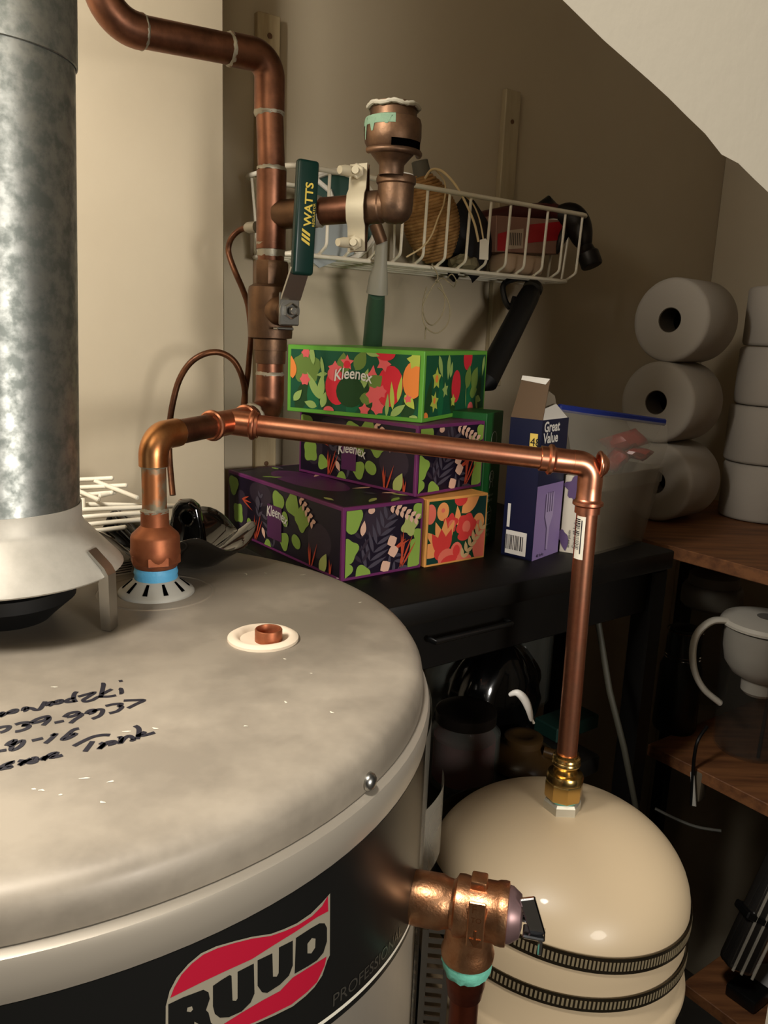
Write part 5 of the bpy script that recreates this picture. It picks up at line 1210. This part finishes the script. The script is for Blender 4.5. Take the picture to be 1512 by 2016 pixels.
# ================================================================== TOILET ROLLS
ZSH = -.305
def roll(name, base, axis, L, R, lab_, grp):
    t = thing(name, base - (UP * R if abs(axis.z) < .5 else V3((0, 0, 0))), lab_, 'paper roll', grp)
    rc = .0205
    prof = [(rc, .0), (rc + .002, .0), (R - .008, .0), (R - .0025, .0015), (R, .006), (R, L - .006), (R - .0025, L - .0015), (R - .008, L), (rc, L), (rc, 0)]
    obj('paper', lathe(prof, base, axis, 56), m_paper, t, smooth=50)
    obj('core', lathe([(rc, .001), (rc - .0012, .001), (rc - .0012, L - .001), (rc, L - .001)], base, axis, 28), m_core, t)
    obj('core_shade', lathe([(0, L * .45), (rc - .0012, L * .45)], base, axis, 24), m_hole_shade, t)
    return t
c1 = PS(1318, 633, .850); s1f = c1.dot(D1); RR = .0690
for k, (nm, px) in enumerate((('topmost', (1318, 633)), ('middle', (1306, 797)), ('lowest', (1302, 952)))):
    z = ZSH + RR + .001 + (2 - k) * (2 * RR - .001)
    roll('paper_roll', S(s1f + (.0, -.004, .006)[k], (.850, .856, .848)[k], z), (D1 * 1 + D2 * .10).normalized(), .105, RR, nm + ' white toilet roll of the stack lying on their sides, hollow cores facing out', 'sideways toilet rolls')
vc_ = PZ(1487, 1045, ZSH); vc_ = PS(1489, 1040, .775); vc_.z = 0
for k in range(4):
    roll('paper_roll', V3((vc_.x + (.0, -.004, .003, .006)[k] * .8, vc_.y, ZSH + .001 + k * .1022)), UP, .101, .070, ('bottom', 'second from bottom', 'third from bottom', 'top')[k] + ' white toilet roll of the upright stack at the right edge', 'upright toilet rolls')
# ================================================================== WOODEN RACK
s1a, s1b = 1.082, 1.50
rack = thing('wooden_rack', S(1.29, .62, FLOOR), 'brown wooden shelf rack with black posts at the right holding toilet rolls', 'rack')
ZS2, ZS3 = -.640, -1.010
for z, (a, b), nm in ((ZSH, (.36, .96), 0), (ZS2, (.36, .72), 0), (ZS3, (.36, .605), 0)):
    obj('shelf_board', box(S((s1a + s1b) / 2, (a + b) / 2, z - .010), (s1b - s1a, b - a, .020), D1, D2, UP, .0012, 1), m_rackwood, rack, smooth=False)
for a, b in ((s1b - .02, .38), (s1b - .02, .94), (s1a + .018, .94)):
    obj('post', box(S(a, b, (FLOOR + ZSH - .02) / 2), (.026, .026, ZSH - .02 - FLOOR), D1, D2, UP, .002, 1), m_blackt, rack, smooth=False)
# ================================================================== PITCHER ON THE RACK
pz = ZS2 + .001
pp_ = PS1(1474, 1478, 1.215); pp_ = V3((pp_.x, pp_.y, 0))
zp = lambda y: zax(1474, y, pp_.x, pp_.y)
pit = thing('filter_pitcher', V3((pp_.x, pp_.y, pz)), 'clear water filter pitcher with white reservoir and curved handle on the rack', 'pitcher')
ztp = zp(1218)
obj('body', lathe([(0, pz), (.052, pz), (.056, pz + .004), (.066, ztp - .02), (.067, ztp - .006), (.0655, ztp - .006), (.064, ztp - .02), (.054, pz + .006), (0, pz + .005)], pp_, UP, 48), m_clear, pit)
obj('lid', lathe([(.060, ztp - .008), (.069, ztp - .006), (.0695, ztp - .002), (.066, ztp + .003), (.045, ztp + .007), (.022, ztp + .008), (0, ztp + .008)], pp_, UP, 48), m_white, pit)
obj('lid_dimple', lathe([(0, .0), (.016, 0), (.017, .0008), (0, .0008)], pp_ + UP * (ztp + .0078), UP, 28), M('grey_dimple', C(120, 116, 108), .5), pit)
obj('reservoir', lathe([(0, zp(1336)), (.022, zp(1334)), (.044, zp(1320)), (.056, zp(1300)), (.0605, zp(1275)), (.0625, ztp - .010), (.058, ztp - .010)], pp_, UP, 44), m_white, pit)
obj('filter', lathe([(0, zp(1364)), (.020, zp(1362)), (.026, zp(1355)), (.027, zp(1325)), (0, zp(1320))], pp_, UP, 32), m_white, pit)
hd = (-CR * 1.0 + V3((0, 0, 0))); hd.z = 0; hd.normalize()
hpts = [pp_ + hd * .064 + UP * (ztp + .000), pp_ + hd * .088 + UP * (ztp - .002), pp_ + hd * .108 + UP * (ztp - .022), pp_ + hd * .1125 + UP * (ztp - .052), pp_ + hd * .105 + UP * (ztp - .088), pp_ + hd * .086 + UP * (ztp - .118), pp_ + hd * .058 + UP * (ztp - .140)]
obj('handle', sweep(smoothp(hpts, 6), .0052, 12, flat=(1, 1.5)), m_white, pit)
obj('spigot_rib', sweep([pp_ + V3((-.2, -.97, 0)).normalized() * .0665 + UP * (ztp - .01), pp_ + V3((-.2, -.97, 0)).normalized() * .056 + UP * (pz + .012)], .0028, 10), m_clear, pit)
# jar with a domed lid behind the pitcher
jp = PS1(1385, 1300, 1.30); jp = V3((jp.x, jp.y, 0)); zj = lambda y: zax(1385, y, jp.x, jp.y)
jar = thing('blender_jar', V3((jp.x, jp.y, pz)), 'dim grey blender jar with a cap standing behind the pitcher', 'jar')
obj('glass', lathe([(0, pz), (.040, pz), (.044, pz + .01), (.050, zj(1185)), (.048, zj(1185)), (.042, pz + .012), (0, pz + .010)], jp, UP, 40), m_clear, jar)
obj('cap', lathe([(.048, zj(1190)), (.0525, zj(1185)), (.0525, zj(1158)), (.048, zj(1148)), (.044, zj(1146)), (.042, zj(1128)), (.030, zj(1118)), (0, zj(1116))], jp, UP, 40), M('grey_cap', C(120, 114, 102), .5), jar)
# coffee grinder silhouette left of the pitcher
kp = PS1(1330, 1400, 1.17); kp = V3((kp.x, kp.y, 0)); zk2 = lambda y: zax(1330, y, kp.x, kp.y)
kt = thing('coffee_grinder', V3((kp.x, kp.y, pz)), 'black coffee grinder with thin chrome rings left of the pitcher', 'grinder')
obj('body', lathe([(0, pz), (.034, pz), (.036, pz + .006), (.034, zk2(1310)), (.028, zk2(1290)), (.028, zk2(1255)), (.024, zk2(1232)), (0, zk2(1228))], kp, UP, 32), m_blackp, kt)
for y in (1237, 1284, 1290, 1308):
    obj('chrome_ring', lathe([(.0285, -.001), (.0300, 0), (.0285, .001)], kp + UP * zk2(y), UP, 32), m_chrome, kt)
# power cord dropping off the rack edge, its tag, and the lower shelf parcel
cord = thing('power_cord', PS1(1365, 1590, 1.075), 'black power cord hanging over the edge of the middle rack shelf', 'cord')
obj('wire', sweep(smoothp([PS1(1392, 1430, 1.10), PS1(1374, 1458, 1.078), PS1(1367, 1490, 1.074), PS1(1364, 1530, 1.074), PS1(1362, 1585, 1.075)], 6), .0028, 8), m_blackp, cord)
obj('cord_tag', prism([PS1(1359, 1520, 1.073), PS1(1366, 1520, 1.073), PS1(1370, 1588, 1.073), PS1(1362, 1586, 1.073)], D1 * .0015), M('white_tag', C(170, 166, 156), .6), cord, smooth=False)
obj('plug', box(PS1(1378, 1545, 1.09), (.018, .014, .050), D1, D2, UP, .003, 2), M('beige_plug', C(96, 86, 70), .6), cord, smooth=30)
obj('cable_loop', sweep(smoothp([PS1(1290, 1592, 1.04), PS1(1330, 1612, 1.05), PS1(1372, 1628, 1.06), PS1(1420, 1636, 1.075)], 6), .0024, 8), M('grey_cable', C(60, 58, 52), .5), None, label='thin grey cable stretched between the tank and the rack', cat='cable')
pr_ = PS1(1490, 1800, 1.14)
par = thing('wrapped_bottle', V3((pr_.x, pr_.y, ZS3)), 'clear plastic wrapped bundle with a black strap on the lower rack shelf', 'bundle')
ax_ = (CU * .9 + CR * .42); ax_ = ax_.normalized()
pcn = PS1(1499, 1790, 1.14); sdx = ax_.cross(CF).normalized()
zbot = (ZS3 + .004 - pcn.z) 
obj('bottle', box(pcn, (.044, .040, .20), sdx, CF, ax_, .010, 3), M('bundle_dark', C(34, 32, 30), .10, coat=1), par, smooth=30)
obj('strap', box(pcn - ax_ * .012, (.058, .046, .012), sdx, CF, ax_, .002, 1), m_blackp, par, smooth=False)
for k in (-.019, -.001, .013):  # pale lines laid along the wrap as its glints
    obj('film_glint', sweep([pcn - ax_ * .098 - CF * .021 + sdx * k, pcn + ax_ * .098 - CF * .021 + sdx * k * 1.05], .0022, 8), m_film, par)
obj('base_foot', box(V3((pcn.x, pcn.y, ZS3 + .012)) - ax_ * .0, (.05, .05, .022), D1, D2, UP, .004, 2), m_blackp, par, smooth=30)
pq = [PS1(x, y, 1.12) for x, y in ((1478, 1890), (1512, 1880), (1540, 1960), (1462, 1932))]
obj('paper_sheet', prism([PZ(x, y, ZS3 + .0006) for x, y in ((1480, 1900), (1540, 1895), (1560, 1990), (1462, 1938))], UP * .0008), M('grey_paper', C(170, 168, 166), .7), None, smooth=False, label='pale paper sheet under the wrapped bundle on the lower shelf', cat='paper')
# ================================================================== THINGS UNDER THE TABLE
ZC = -.62
crate = thing('storage_crate', S(.74, .76, FLOOR), 'dark storage crate under the black table carrying jars and bottles', 'crate')
obj('crate_body', box(S(.737, .885, (FLOOR + ZC - .03) / 2), (.42, .28, ZC - .03 - FLOOR), D1, D2, UP, .006, 2), M('dark_crate', C(22, 20, 18), .6), crate, smooth=30)
obj('crate_lid', box(S(.737, .88, ZC - .0155), (.44, .33, .031), D1, D2, UP, .006, 2), M('dark_crate_lid', C(30, 28, 25), .5), crate, smooth=30)
m_glass = M('dim_glass', C(120, 124, 118), .05, alpha=.22)
def gjar(px, py, s2, R, H_, lab_, lidc=None, fill=None, name='glass_jar', cat='jar'):
    q = PS(px, py, s2); q.z = ZC + .0005
    t = thing(name, q, lab_, cat)
    obj('glass', lathe([(0, 0), (R * .92, 0), (R, .006), (R, H_ * .74), (R * .80, H_ * .84), (R * .78, H_), (R * .72, H_), (R * .74, H_ * .84), (R * .94, H_ * .73), (R * .94, .008), (0, .006)], q, UP, 36), m_glass, t)
    if lidc: obj('lid', lathe([(R * .70, H_ - .012), (R * .86, H_ - .012), (R * .86, H_ + .003), (R * .80, H_ + .005), (R * .5, H_ + .004), (0, H_ + .004)], q, UP, 36), lidc, t)
    if fill: obj('filling', lathe([(0, .009), (R * .88, .009), (R * .88, H_ * .66), (0, H_ * .66)], q, UP, 28), fill, t)
    return t
m_dlid = M('dark_jar_lid', C(52, 46, 42), .3, metal=.7)
gjar(905, 1600, .775, .050, .105, 'jar with dark metal lid and red contents beside the heater under the table', m_dlid, M('red_contents', C(96, 10, 26), .4))
gjar(1030, 1360, .92, .045, .17, 'tall empty glass jar at the back of the crate under the table', None, None)
gjar(885, 1420, .93, .045, .12, 'clear glass jar half hidden behind the heater under the table', None, None)
# amber bottle with sloping shoulders
q = PS(1022, 1560, .765); q.z = ZC + .0005; za = lambda y: zax(1022, y, q.x, q.y) - q.z
am = thing('amber_bottle', q, 'amber bottle with a round cap just behind the expansion tank dome', 'bottle')
HA = za(1446)
obj('glass', lathe([(0, 0), (.052, 0), (.056, HA * .06), (.054, HA * .22), (.047, HA * .42), (.036, HA * .60), (.0285, HA * .72), (.026, HA * .80), (0, HA * .82)], q, UP, 36), M('amber', C(58, 40, 18), .3), am)
obj('cap', lathe([(.022, HA * .72), (.0285, HA * .725), (.0288, HA * .96), (.026, HA), (.016, HA + .0012), (.014, HA), (0, HA)], q, UP, 32), M('amber_cap', C(66, 47, 22), .45), am)
obj('grip', sweep(smoothp([q + V3((.026, -.02, HA * .68)), q + V3((.048, -.024, HA * .56)), q + V3((.060, -.022, HA * .36))], 6), .008, 10), M('amber2', C(64, 44, 20), .3), am)
# black bag with glossy folds
bq = PS(975, 1400, .86); bq.z = ZC + .0005
vs, fs = [], []; rn = random.Random(21)
for j in range(13):
    for i in range(32):
        a = 2 * math.pi * i / 32; f = j / 12
        r = .072 * math.sin(math.pi * (.12 + .86 * f)) ** .55 * (1 + .07 * math.sin(5 * a + 3 * f) + .05 * math.sin(9 * a - 6 * f) + rn.uniform(-.02, .02))
        vs.append(bq + D1 * (r * 1.15 * math.cos(a)) + D2 * (r * .75 * math.sin(a)) + UP * (.155 * f + .006 * math.sin(3 * a) * f))
for j in range(12):
    for i in range(32): fs.append((j * 32 + i, j * 32 + (i + 1) % 32, (j + 1) * 32 + (i + 1) % 32, (j + 1) * 32 + i))
fs += [tuple(reversed(range(32))), tuple(12 * 32 + k for k in range(32))]
obj('black_bag', (vs, fs), M('black_film', C(5, 5, 5), .16, coat=.6), None, smooth=70, label='glossy black plastic bag bunched under the table behind the amber bottle', cat='bag')
cr_ = thing('bag_highlight', P(1030, 1400, .99), 'white curl drawn as the crescent highlight on the black bag', 'handle')  # crescent highlight of the glossy bag, built as a white curl
obj('highlight_curl', sweep(smoothp([P(1003, 1368, .985), P(1018, 1364, .98), P(1032, 1376, .98), P(1041, 1396, .98), P(1046, 1418, .985)], 6), [.0022 + .0030 * math.sin(math.pi * k / 24) for k in range(25)], 10), M('highlight_white', C(236, 232, 224), .3), cr_)
obj('stem', sweep([P(1041, 1402, .985), P(1051, 1424, .99)], .0016, 8), m_white, cr_)  # thin white tail of the same highlight
# teal box and a thin pole by the table leg
tq = PS(1110, 1480, .80); 
obj('teal_box', box(V3((tq.x, tq.y, ZC + .0125)), (.10, .05, .024), D1, D2, UP, .002, 1), M('teal_card', C(28, 62, 54), .5), None, smooth=False, label='small teal box behind the drop pipe on the crate', cat='box')
obj('thin_pole', sweep([PS(1176, 1215, .70), PS(1200, 1360, .66), PS(1228, 1470, .63), PS(1262, 1640, .615)], [.0045, .0045, .0045, .004], 10), M('pole_grey', C(56, 54, 44), .6), None, label='thin grey pole leaning beside the table leg', cat='pole')
